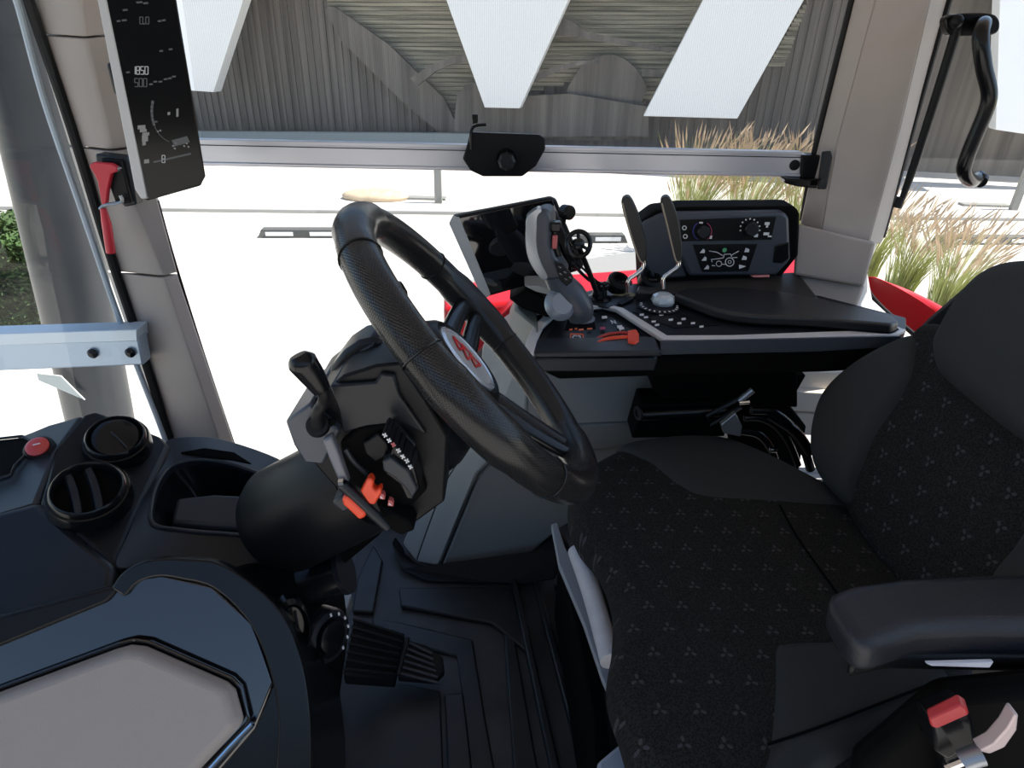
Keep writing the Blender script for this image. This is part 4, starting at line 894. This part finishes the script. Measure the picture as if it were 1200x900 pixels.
# seat armrest nearest the camera
def AR(u, v, y): return PY(u, v, y)
za = .665
top = L((968, 700), (976, 690), (1000, 681), (1060, 673), (1140, 669), (1330, 664), (1340, 744), (1250, 736), (1150, 734), (1080, 737), (1035, 752), (1008, 756), (990, 735), z=za)
G().prism(top, (0.004, 0, -.045), taper=.985).put('armrest', armleather, ds, bevel=.014, seg=5)
G().prism([p+V((0, 0, -.042)) for p in L((1010, 742), (1060, 732), (1340, 738), (1340, 690), (1020, 700), z=za)], (0, 0, -.025)).put('armrest_underside', black, ds, bevel=.008, seg=3)
G().prism(L((1085, 778), (1165, 776), (1160, 783), (1092, 781), y=.400), (0, .004, 0)).put('armrest_link', mat('pale_link', (.5, .52, .58), .4), ds, bevel=.001)
# front frame rail and tube
G().prism(L((646, 614), (653, 612), (662, 640), (700, 720), (722, 790), (748, 858), (736, 862), (706, 795), (684, 730), (655, 662), z=.30), (0, 0, -.012)).put('frame_rail', mat('grey_frame_paint', (.40, .41, .43), .5), ds, bevel=.002)
G().tube([PZ(676, 646, .37), PZ(692, 690, .37), PZ(708, 745, .37), PZ(716, 775, .37)], .016, 16).put('adjuster_tube', mat('pale_adjuster', (.66, .65, .67), .55, noise=.08, nscale=30), ds)
G().prism(L((700, 892), (736, 862), (745, 868), (765, 905), (770, 960), (700, 960), z=.34), (0, 0, -.03)).put('slide_cover', mat('pale_blue_cover', (.38, .42, .50), .45), ds, bevel=.006)
G().prism(L((655, 640), (668, 652), (745, 850), (760, 960), (690, 960), (690, 840), z=.22), (0, 0, -.2)).put('side_valance', deep, ds, bevel=.01)
# buckle
bk = thing('belt_buckle', PY(1112, 880, .36), 'black seat belt buckle with red release button beside the armrest', 'seat belt buckle')
by = .37
G().prism(L((1092, 846), (1134, 830), (1140, 840), (1146, 872), (1110, 892), (1096, 882), y=by), (.004, .03, -.01)).put('housing', blacks, bk, bevel=.004, seg=3)
G().prism(L((1089, 844), (1126, 826), (1134, 831), (1136, 838), (1098, 855), (1091, 852), y=by-.004), (.002, .010, .002)).put('release_button', mat('buckle_red', (.50, .03, .035), .4), bk, bevel=.002)
G().prism(L((1106, 890), (1142, 874), (1160, 960), (1110, 960), y=by+.004), (0, .015, 0)).put('stalk', blacks, bk, bevel=.003)
rl = thing('recline_lever', PY(1175, 870, .36), 'pale recline lever at the lower right beside the buckle', 'lever')
G().prism(L((1148, 881), (1165, 872), (1180, 855), (1190, 838), (1194, 838), (1192, 856), (1178, 876), (1160, 884), y=.35), (0, .012, 0)).put('blade', mat('pinkish_metal', (.62, .50, .48), .4, metal=.3), rl, bevel=.0015)
G().tube(L((1128, 892), (1142, 886), (1150, 884), y=.352), .009, 12, smooth=1).put('pivot', steel, rl)
G().tube(L((1108, 900), (1128, 892), y=.36), .004, 8, smooth=1).put('pin', chrome, rl)
G().prism(L((1010, 905), (1110, 822), (1330, 800), (1330, 1000), (1000, 1000), y=.40), (0, .03, 0)).put('side_shell', deep, ds, bevel=.01)
G().box((.66, .60, .20), (.30, .36, .30)).put('seat_base_cover', deep, ds, bevel=.02)

# ================================================================== STEERING WHEEL + COLUMN
sw_c = V((-.0446, .7174, .8131)); N_ = V((.7433, .1284, .6565)).normalized(); C_ = (V((0, 1, 0))-N_*N_.y).normalized(); B_ = C_.cross(N_)
RW = .200
sw = thing('steering_wheel', sw_c-N_*.05, 'large perforated black leather steering wheel with silver centre badge', 'steering wheel')
def wp(ang, r_=RW, h=0): return sw_c+(C_*math.cos(R(ang))+B_*math.sin(R(ang)))*r_+N_*h
G().tube([wp(a_) for a_ in range(0, 360, 5)], [.0215+(.0025 if (a_ % 90) < 20 or (a_ % 90) > 75 else 0) for a_ in range(0, 360, 5)], 28, closed=True, smooth=1).put('rim', leather, sw)
for a_ in (22, 150, 205, 243, 335):
    e_r = (wp(a_, 1)-sw_c).normalized(); g = G(); ct = wp(a_)
    g.tube([ct+(e_r*math.cos(k*math.pi/12)+N_*math.sin(k*math.pi/12))*.0222 for k in range(24)], .0009, 6, closed=True, smooth=1); g.put('stitch_ring', blacks, sw)
# spokes
def spoke(ang, wd, mts, nm='spoke'):
    d = (wp(ang, 1)-sw_c).normalized(); s_ = d.cross(N_)
    for sg in (-1, 1):
        a = sw_c+d*.045+s_*sg*wd*.9-N_*.035; b = sw_c+d*.125+s_*sg*wd*.75-N_*.018; c_ = sw_c+d*(RW-.012)+s_*sg*wd*.62-N_*.001
        G().tube([a, b, c_], [.015, .014, .012], 14, flat=.7, up=N_).put(nm, blacks, sw)
    G().prism([sw_c+d*.05+s_*wd*.9-N_*.04, sw_c+d*.05-s_*wd*.9-N_*.04, sw_c+d*.10-s_*wd*.7-N_*.03, sw_c+d*.10+s_*wd*.7-N_*.03], N_*.01).put('spoke_web', blacks, sw, bevel=.003)
    G().box(sw_c+d*(RW-.020), (.006, wd*2.0, .014), (d, s_, N_)).put('spoke_clip', mat('dark_chrome', (.30, .34, .40), .12, metal=1), sw, bevel=.003)
spoke(0, .022, None); spoke(90, .020, None); spoke(180, .022, None)
G().lathe([(-.075, .062), (-.05, .075), (-.03, .072), (-.016, .062), (-.012, .056), (-.016, .052)], sw_c, N_, 48).put('hub', black, sw)
G().lathe([(-.018, .050), (-.013, .049), (-.011, .044), (-.013, .040)], sw_c, N_, 48).put('badge_ring', mat('silver_badge', (.62, .64, .68), .25, metal=.6), sw)
G().lathe([(-.016, .041), (-.0125, .041)], sw_c, N_, 48).put('badge_face', mat('badge_face_grey', (.50, .50, .50), .4, metal=.4), sw)
for k in range(3):   # three red triangle outlines of the emblem, side by side
    o_ = sw_c-N_*.0115+B_*(-.004+.0)+(C_*0)+B_*((k-1)*.015); h_ = .012 if k != 1 else .016
    T = [o_-C_*h_, o_+B_*.010+C_*h_, o_-B_*.010+C_*h_]; g = G()
    for i in range(3): bar(g, T[i], T[(i+1) % 3], .0036, .001, N_)
    g.put('emblem_triangle', red, sw)
# column behind the hub
co = thing('steering_column', PY(350, 660, .68), 'dark steering column shroud between dashboard and steering wheel', 'steering column')
G().lathe([(-.075, .066), (-.085, .088), (-.105, .094), (-.125, .094), (-.13, .088)], sw_c, N_, 48).put('upper_collar', black, co)
sh0, sh1 = PY(436, 556, .69), PY(338, 606, .72)
G().lathe([(0, .070), (.04, .074), ((sh1-sh0).length, .078), ((sh1-sh0).length+.02, .070)], sh0, sh1-sh0, 40).put('lower_shroud', black, co)
# side profile module: outline seen from the door, extruded across
my = .60
G().prism(L((352, 480), (388, 452), (402, 440), (440, 428), (470, 425), (500, 470), (524, 512), (521, 588), (480, 618), (452, 604), (410, 590), (382, 560), (356, 530), y=my), (0, .13, 0)).put('module_body', black, co, bevel=.003)
G().prism(L((334, 494), (364, 472), (372, 486), (398, 505), (379, 545), (357, 543), (344, 522), y=my-.012), (0, .10, 0)).put('side_cap', slateL, co, bevel=.003)  # lighter bluish slate puts the blue skylight into the cap's colour
G().prism(L((386, 452), (440, 448), (446, 438), (462, 440), (468, 462), (500, 510), (470, 496), (430, 500), (402, 508), (396, 480), y=my-.006), (0, .05, 0)).put('upper_cowl', slate2, co, bevel=.0022)
ar = [(381, 450), (388, 430), (402, 412), (420, 400), (438, 396), (450, 402), (452, 436), (430, 446)]
G().prism(L(*ar, y=.66), (0, .05, 0)).put('instrument_hood', slate2, co, bevel=.005)
G().prism(L((414, 416), (438, 402), (440, 430), (418, 440), y=.655), (0, .01, 0)).put('hood_panel', slate, co, bevel=.002)
G().prism(L((420, 420), (425, 417), (426, 424), (421, 427), y=.6535), (0, .004, 0)).put('sensor_window', deep, co, bevel=.0005)
G().prism(L((385, 493), (392, 490), (393, 497), (387, 501), y=my-.016), (0, .004, 0)).put('sensor_window', deep, co, bevel=.0005)
# face recess with keys
G().prism(L((398, 520), (420, 502), (455, 496), (484, 520), (500, 575), (486, 590), (470, 596), (430, 580), (405, 560), y=my-.008), (0, .01, 0)).put('recess_face', deep, co, bevel=.003)
G().prism(L((425, 520), (443, 508), (455, 520), (458, 532), (440, 542), (428, 532), y=my-.016), (0, .01, 0)).put('square_pad', black, co, bevel=.002)
G().tube(L((405, 526), (414, 540), (430, 555), y=my-.014), .003, 8).put('grey_rib', slate, co)
G().prism(L((456, 496), (461, 494), (487, 522), (484, 527), y=my-.012), (0, .006, 0)).put('raised_strip', slate, co, bevel=.001)
# switch pod, sculpted
sp_ = thing('thumb_switch_pod', PY(470, 585, .6), 'black sculpted switch pod with small white symbols on the column', 'switch')
G().prism(L((447, 540), (457, 535), (462, 520), (474, 530), (486, 550), (492, 572), (484, 586), (476, 585), (468, 568), (452, 556), y=my-.034), (0, .028, 0)).put('pod_body', blacks, sp_, bevel=.0022)
G().prism(L((448, 541), (458, 536), (478, 552), (489, 574), (483, 585), (475, 572), (462, 560), (449, 552), y=my-.040), (0, .012, 0)).put('pod_rocker', slate, sp_, bevel=.002)
for i, (u, v) in enumerate(((451, 510), (456, 516), (461, 521), (467, 528), (472, 535), (477, 540), (481, 547))):
    G().prism(L((u-4, v-1), (u, v-4), (u+4.5, v+1), (u+.5, v+4), y=my-.044), (0, .03, 0)).put('key', slate2, sp_, bevel=.001)
    bar(g2 := G(), PY(u-2.6, v-1.4, my-.0448), PY(u+2.6, v+1, my-.0448), .0018); bar(g2, PY(u+.8, v-2.6, my-.0448), PY(u-.6, v+2.6, my-.0448), .0013)
    g2.put('key_symbol', legend if i != 2 else pinkm, sp_)
# stalk
stk = thing('gear_stalk', PY(374, 500, .57), 'black knobbed stalk rising from the left side of the steering column', 'stalk')
G().tube([PY(373, 497, .58), PY(372, 484, .575), PY(379, 472, .575), PY(380, 462, .572), PY(374, 450, .57)], [.0075, .0065, .0065, .0065, .007], 14).put('stem', black, stk)
G().tube([PY(377, 457, .57), PY(366, 440, .568), PY(354, 424, .565), PY(349, 416, .565)], [.009, .0125, .0145, .0085], 18).put('knob', blacks, stk)
G().lathe([(0, .013), (.005, .012), (.006, .008)], PY(373, 499, .583), (0, -.6, .6), 20).put('boot', rubber, stk)
cst = thing('wiper_stalk', V((.0, .84, .70)), 'small black stalk knob behind the upper steering wheel rim', 'stalk')
G().tube([PY(482, 392, .84), PY(476, 368, .86), PY(470, 350, .87)], [.006, .006, .006], 12).put('stem', black, cst)
G().tube([PY(473, 360, .865), PY(468, 344, .87), PY(464, 332, .87)], [.008, .012, .008], 14).put('knob', blacks, cst)
# shuttle lever
shl = thing('shuttle_lever', PY(395, 560, .56), 'grey shuttle lever with orange grips below the column', 'lever')
G().prism(L((377, 517), (388, 511), (395, 528), (402, 548), (409, 567), (400, 572), (388, 545), y=.565), (0, .012, 0)).put('grey_arm', mat('arm_grey', (.13, .14, .16), .3), shl, bevel=.003, seg=3)
G().tube(L((401, 568), (420, 585), (438, 603), (454, 619), y=.560), [.0065, .006, .006, .0045], 12).put('rod', slate2, shl)
G().tube(L((398, 566), (404, 565), y=.562), .005, 8, smooth=1).put('collar', chrome, shl)
G().prism(L((400, 585), (406, 581), (429, 602), (428, 607), (421, 610), (402, 592), y=.553), (0, .012, 0)).put('orange_grip', orange, shl, bevel=.003, seg=3)
G().prism(L((422, 576), (430, 562), (434, 560), (438, 566), (436, 572), (440, 576), (446, 572), (447, 578), (439, 592), (432, 591), y=.560), (0, .012, 0)).put('orange_hook', orange, shl, bevel=.002, seg=2)
for (u, v) in ((447, 583), (457, 591)):
    G().prism(L((u-2, v-5), (u+3, v-3), (u+4, v+3), (u-3, v+2), y=.562), (0, .008, 0)).put('red_key', pinkm, shl, bevel=.001)
    ring = G(); bar(ring, PY(u-1, v-1.5, .5615), PY(u+1.5, v+1, .5615), .0012); ring.put('key_symbol', legend, shl)
G().prism(L((440, 590), (450, 596), (470, 606), (480, 612), (486, 622), (470, 628), (455, 620), y=.572), (0, .03, 0)).put('lower_bracket', deep, shl, bevel=.003)
G().prism(L((388, 590), (402, 580), (412, 596), (402, 602), y=.572), (0, .03, 0)).put('grey_stop', slate, shl, bevel=.003)

# ================================================================== FRONT DASHBOARD
db = thing('dashboard', V((-.5, .7, .3)), 'dark front dashboard with air vents, storage tray and glossy panel', 'dashboard')
DP, DN = PY(150, 760, .50), V((.15, -.80, .55)).normalized()
def DD(u, v, off=0): return PP(u, v, DP+DN*off, DN)
# lower body behind the panels
G().prism([DD(*p, -.012) for p in ((-120, 760), (125, 690), (150, 664), (262, 664), (325, 712), (356, 790), (366, 880), (366, 1000), (-120, 1000))], V((-.02, .16, -.22))).put('lower_body', blacks, db, bevel=.008)
G().prism([DD(*p, -.006) for p in ((-120, 800), (0, 752), (122, 703), (148, 678), (190, 672), (250, 686), (297, 730), (322, 800), (300, 855), (240, 925), (-120, 1000))], -DN*.012).put('glossy_panel', gloss, db, bevel=.004, seg=3, label='piano black glossy panel')
# arched frame around it
def smooth_open(pts, k=5):
    out = []
    for i in range(len(pts)-1):
        p0, p1, p2, p3 = [V((*pts[min(max(j, 0), len(pts)-1)], 0)) for j in (i-1, i, i+1, i+2)]
        for q in range(k):
            t = q/k; c = .5*((2*p1)+(p2-p0)*t+(2*p0-5*p1+4*p2-p3)*t*t+(3*p1-p0-3*p2+p3)*t**3); out.append((c.x, c.y))
    return out+[pts[-1]]
ou = smooth_open([(130, 690), (145, 670), (175, 656), (218, 655), (264, 663), (322, 708), (352, 770), (364, 840), (364, 920)])
inr = smooth_open([(322, 920), (326, 850), (318, 795), (294, 734), (252, 691), (212, 679), (184, 676), (160, 684), (146, 700)])
G().prism([DD(*p, .002) for p in ou+inr], -DN*.02).put('arched_frame', blacks, db, bevel=.006, seg=3)
G().prism([DD(*p, .0) for p in ((-120, 745), (0, 722), (128, 688), (138, 690), (126, 706), (0, 758), (-120, 800))], -DN*.02).put('front_ledge', black, db, bevel=.004)
bp_ = [(-120, 850), (0, 808), (138, 757), (156, 752), (174, 754), (270, 796), (280, 805), (290, 842), (284, 852), (236, 903), (160, 985), (-120, 1000)]
G().prism([DD(*p, .0) for p in bp_], DN*.016, taper=.90).put('knee_panel', beige2, db, bevel=.006, seg=4, label='beige moulded knee panel')
G().tube([DD(-100, 845, .001), DD(0, 806, .001), DD(140, 754, .001), DD(157, 750, .001), DD(174, 752, .001), DD(272, 795, .001), DD(283, 806, .001), DD(292, 842, .001), DD(286, 853, .001), DD(238, 905, .001)], .0022, 8, smooth=1).put('panel_seal', gloss, db)
G().tube([DD(296, 848, .004), DD(270, 875, .004), DD(240, 908, .004)], .0035, 10, smooth=1).put('chrome_strip', mat('blue_chrome', (.5, .6, .7), .1, metal=1), db)
# side face, ridge, vent plate
G().prism([PY(*p) for p in ((-120, 632, .62), (44, 589, .69), (133, 664, .605), (128, 694, .57), (0, 728, .545), (-120, 762, .52))], (-.02, .12, -.12)).put('side_face', slate2, db, bevel=.008, seg=4)
G().prism([PY(*p) for p in ((-120, 575, .80), (20, 512, .87), (62, 497, .88), (97, 485, .87), (66, 528, .80), (44, 592, .69), (-120, 640, .62))], (0, .05, -.10)).put('ridge', slate, db, bevel=.008, seg=3)
vp = [(97, 484, .87), (112, 480, .885), (188, 511, .90), (200, 522, .885), (168, 590, .74), (134, 665, .605), (44, 590, .69), (62, 530, .80)]
G().prism([PY(*p) for p in vp], (0, .03, -.10)).put('vent_plate', black, db, bevel=.008, seg=3)
VN = V((.22, -.28, .93)).normalized()
def vent(u, v, y, r_, lab, th_, open_=True):
    c = PY(u, v, y)+VN*.004; e = V((1, 0, 0)); e = (e-VN*e.dot(VN)).normalized(); f = VN.cross(e)
    t_ = G().lathe([(-.012, r_*1.04), (.006, r_*1.02), (.012, r_*.97), (.0125, r_*.92), (.020, r_*.88), (.022, r_*.83), (.019, r_*.78), (.004, r_*.76)], c, VN, 64).put('air_vent', blacks, db, ang=50)
    if open_:
        G().lathe([(.0035, r_*.75), (.005, r_*.75)], c, VN, 40).put('vent_throat', deep, t_)
        for k in (-.34, .14):
            a = e*math.cos(th_)+f*math.sin(th_); b = VN.cross(a); hl = r_*.76*math.sqrt(1-k*k)
            q = [c+b*r_*(k+.05*(1-t*t))+a*hl*t+VN*(.018-.004*t*t) for t in (-.96, -.6, 0, .6, .96)]
            G().prism([p-b*.0045 for p in q]+[p+b*.0045+VN*.001 for p in q[::-1]], -VN*.014-b*.004).put('vent_louver', slate2, t_, bevel=.0012)
    else:
        tn = (VN+V((.10, -.16, 0))).normalized()
        G().lathe([(-.004, r_*.73), (.001, r_*.72), (.003, r_*.66), (.004, r_*.4), (.0045, .001)], c+VN*.015, tn, 48).put('vent_flap', blacks, t_, ang=50)
        a = e*math.cos(th_)+f*math.sin(th_); G().tube([c-a*r_*.62+VN*.0175, c+VN*.0205, c+a*r_*.62+VN*.0175], .0012, 8).put('flap_ridge', slate, t_)
vent(106, 583, .70, .050, '', R(-55)); vent(138, 522, .835, .046, '', R(-35), False)
eb = thing('emergency_button', PY(47, 530, .80), 'round red push button on a black collar on the dashboard ridge', 'button')
bN = V((.15, -.45, .88)); cbt = PY(47, 527, .805)
G().lathe([(-.004, .021), (.004, .021), (.008, .017)], cbt, bN, 32).put('collar', black, eb)
G().lathe([(.004, .0155), (.011, .0155), (.014, .011), (.0145, .001)], cbt, bN, 28).put('red_cap', mat('bright_red_button', (.60, .05, .045), .35, coat=.4), eb)
bar(g2 := G(), cbt+bN.normalized()*.0145+V((-.004, -.001, 0)), cbt+bN.normalized()*.0145+V((.004, .004, 0)), .002, .001, bN); g2.put('white_mark', legend, eb)
# far-left cubby: flat black plate on the ridge stands for the shaded opening
r0_, r1_, r2_ = PY(44, 592, .69), PY(-120, 640, .62), PY(62, 497, .88)
RN = (r1_-r0_).cross(r2_-r0_).normalized(); RN = RN if RN.z > 0 else -RN
G().prism([PP(u, v, r0_+RN*.006, RN) for u, v in ((-120, 556), (-10, 516), (26, 512), (37, 518), (36, 526), (16, 545), (12, 556), (-120, 592))], -RN*.01).put('cubby_shade_plate', deep, db, bevel=.003)
G().tube([PP(u, v, r0_+RN*.007, RN) for u, v in ((-60, 538), (-10, 515), (26, 511), (38, 518), (37, 526), (17, 546), (12, 557), (-60, 578))], .0022, 8, smooth=1).put('cubby_rim', slate, db)
# storage tray
def tray(outer, inner, offs, mt_o, mt_i):
    n = 72; O = smooth_closed(outer, n); I = smooth_closed(inner, n)
    g = G(); ro = [g.bm.verts.new(p+V((0, 0, -.10))) for p in O]; r0 = [g.bm.verts.new(p) for p in O]; r1 = [g.bm.verts.new(p) for p in I]; r2 = [g.bm.verts.new(p+offs*.12) for p in I]
    for A, B in ((ro, r0), (r0, r1), (r1, r2)):
        for k in range(n): g.bm.faces.new((A[k], A[(k+1) % n], B[(k+1) % n], B[k]))
    bmesh.ops.recalc_face_normals(g.bm, faces=g.bm.faces); t_ = g.put('storage_tray', mt_o, db, bevel=.004, seg=3)
    g = G(); c = sum(I, V())/n
    a = [g.bm.verts.new(p+offs*.1) for p in I]; b = [g.bm.verts.new(c+(p-c)*.93+offs*.8) for p in I]; d = [g.bm.verts.new(c+(p-c)*.8+offs) for p in I]
    for A, B in ((a, b), (b, d)):
        for k in range(n): g.bm.faces.new((A[k], A[(k+1) % n], B[(k+1) % n], B[k]))
    g.bm.faces.new(d); bmesh.ops.recalc_face_normals(g.bm, faces=g.bm.faces); g.put('tray_liner', mt_i, t_)
    return t_
outer = [PY(*p) for p in ((190, 522, .885), (215, 512, .92), (262, 515, .94), (335, 542, .90), (352, 575, .84), (345, 620, .77), (322, 668, .69), (262, 672, .665), (180, 664, .64), (136, 664, .61), (150, 625, .67), (170, 575, .77))]
inner = [PY(*p) for p in ((200, 548, .84), (225, 540, .86), (265, 543, .86), (318, 562, .84), (334, 585, .80), (330, 610, .76), (310, 628, .72), (262, 626, .715), (215, 622, .71), (180, 615, .70), (178, 590, .74), (186, 565, .79))]
tr_ = tray(outer, inner, V((.03, .0, -.09)), slate2, blacks)
G().tube([p+V((0, 0, .001)) for p in smooth_closed(inner, 48)], .003, 8, closed=True, smooth=1).put('tray_lip', slate, tr_)
G().prism([PY(*p) for p in ((207, 583, .78), (250, 578, .79), (288, 580, .79), (288, 600, .76), (284, 618, .735), (245, 616, .735), (200, 612, .735))], (0, .0, -.015)).put('tray_step', slate, tr_, bevel=.006, seg=3)
G().prism([PY(*p) for p in ((212, 532, .875), (240, 527, .885), (275, 532, .88), (295, 545, .86), (270, 540, .868), (235, 537, .872))], (0, 0, .004)).put('pen_slot', deep, tr_, bevel=.001)
# parts between dash and pedals
G().prism([PY(*p) for p in ((262, 668, .66), (345, 640, .74), (372, 690, .70), (380, 760, .64), (362, 870, .54), (350, 780, .58), (322, 712, .61))], (.0, .12, -.10)).put('inner_side', deep, db, bevel=.01)
vo = G(); cv_ = PY(345, 733, .60); an_ = V((.55, -.8, .25)).normalized()
vo.lathe([(-.01, .021), (.004, .020), (.008, .017), (.004, .014), (-.004, .013)], cv_, an_, 36, sx=2.1, ref=(0, 0, 1)); ov = vo.put('oval_vent', blacks, db)
for k in (-.4, .3): G().tube([cv_+an_*.003+V((.01*k, 0, -.028)), cv_+an_*.003+V((.012*k, 0, .028))], .002, 8, smooth=1).put('vent_louver', slate2, ov)
rk = thing('rotary_switch', PY(392, 750, .66), 'round black rotary switch with white marks low beside the pedals', 'switch')
ck, ak = PY(384, 745, .66), V((.85, -.45, .25)).normalized()
G().lathe([(-.05, .040), (0, .040), (.006, .037), (.008, .030), (.004, .027)], ck, ak, 36).put('housing', slate2, rk)
G().lathe([(-.002, .026), (.012, .023), (.014, .018)], ck, ak, 30).put('knob', blacks, rk)
e1 = ak.cross(V((0, 0, 1))).normalized(); e2 = ak.cross(e1)
for k in range(6):
    a_ = R(110+k*28); c_ = ck+(e1*math.cos(a_)+e2*math.sin(a_))*.0325+ak*.0085; G().box(c_, (.005, .003, .001), (e2, e1, ak)).put('scale_mark', legend, rk)
cb = thing('column_boot', PY(385, 700, .72), 'short black rubber tube stub under the steering column', 'boot')
G().tube([PY(345, 690, .70), PY(385, 675, .71), PY(402, 668, .715)], [.034, .034, .033], 24, smooth=1).put('sleeve', blacks, cb)
G().tube([PY(400, 669, .714), PY(406, 667, .715)], .036, 24, smooth=1).put('rim_band', slate2, cb)
G().prism(L((330, 655), (440, 600), (448, 628), (400, 668), (345, 690), y=.72), (0, .06, 0)).put('under_cover', deep, co, bevel=.01)
G().box(PZ(402, 710, .12), (.03, .04, .03)).put('white_clip', lightgrey, cb, bevel=.003)
# pedals
acp = thing('accelerator_pedal', PZ(440, 790, 0), 'ribbed black accelerator pedal leaning from the column foot to the mat', 'pedal')
arm = [PZ(415, 722, .16), PZ(474, 742, .09), PZ(462, 795, .06), PZ(402, 790, .13)]
G().prism(arm, (0, 0, -.03)).put('tread_plate', rubber, acp, bevel=.004)
for k in range(7):
    t = (k+.5)/7; a = arm[0]*(1-t)+arm[3]*t; b = arm[1]*(1-t)+arm[2]*t; G().tube([a+V((0, 0, .002)), b+V((0, 0, .002))], .0035, 6, smooth=1).put('tread_rib', mat_rib, acp)
pad_ = [PZ(478, 749, .085), PZ(500, 756, .07), (PZ(519, 770, .06)), PZ(521, 786, .055), PZ(510, 797, .05), PZ(466, 793, .06)]
G().prism(pad_, (0, 0, -.015)).put('toe_pad', rubber, acp, bevel=.003)
for k in range(6):
    t = (k+.5)/6; a = pad_[0]*(1-t)+pad_[5]*t; b = pad_[1].lerp(pad_[4], t)+(pad_[3]-pad_[1])*.25; G().tube([a+V((0, 0, .002)), b+V((0, 0, .002))], .0028, 6, smooth=1).put('tread_rib', mat('rib_rubber_light', (.045, .048, .05), .5), acp)
G().tube([pad_[0]+V((0, 0, .004)), pad_[5]+V((0, 0, .004))], .005, 8, smooth=1).put('hinge_bar', slate2, acp)
clp = thing('studded_pedal', PZ(370, 900, 0), 'studded dark metal pedal at the bottom edge under the glossy panel', 'pedal')
cl = [PZ(352, 838, .17), PZ(388, 835, .17), PZ(397, 860, .16), PZ(396, 960, .14), PZ(346, 960, .14)]
G().prism(cl, (0, 0, -.012)).put('pedal_plate', mat('worn_pedal_metal', (.05, .055, .065), .35, metal=.5), clp, bevel=.003)
for j in range(5):
    for i in range(3):
        c = PZ(358+i*14+(j % 2)*3, 848+j*19, .171-.004*j); G().lathe([(-.004, .0062), (.006, .0058), (.0075, .004), (.005, .0032)], c, (0, -.1, 1), 12).put('stud', MATS['worn_pedal_metal'], clp)
G().prism([PZ(350, 838, .165), PZ(392, 825, .12), PZ(396, 795, .05), PZ(372, 800, .05)], (0, 0, -.02)).put('pedal_arm', deep, clp, bevel=.004)
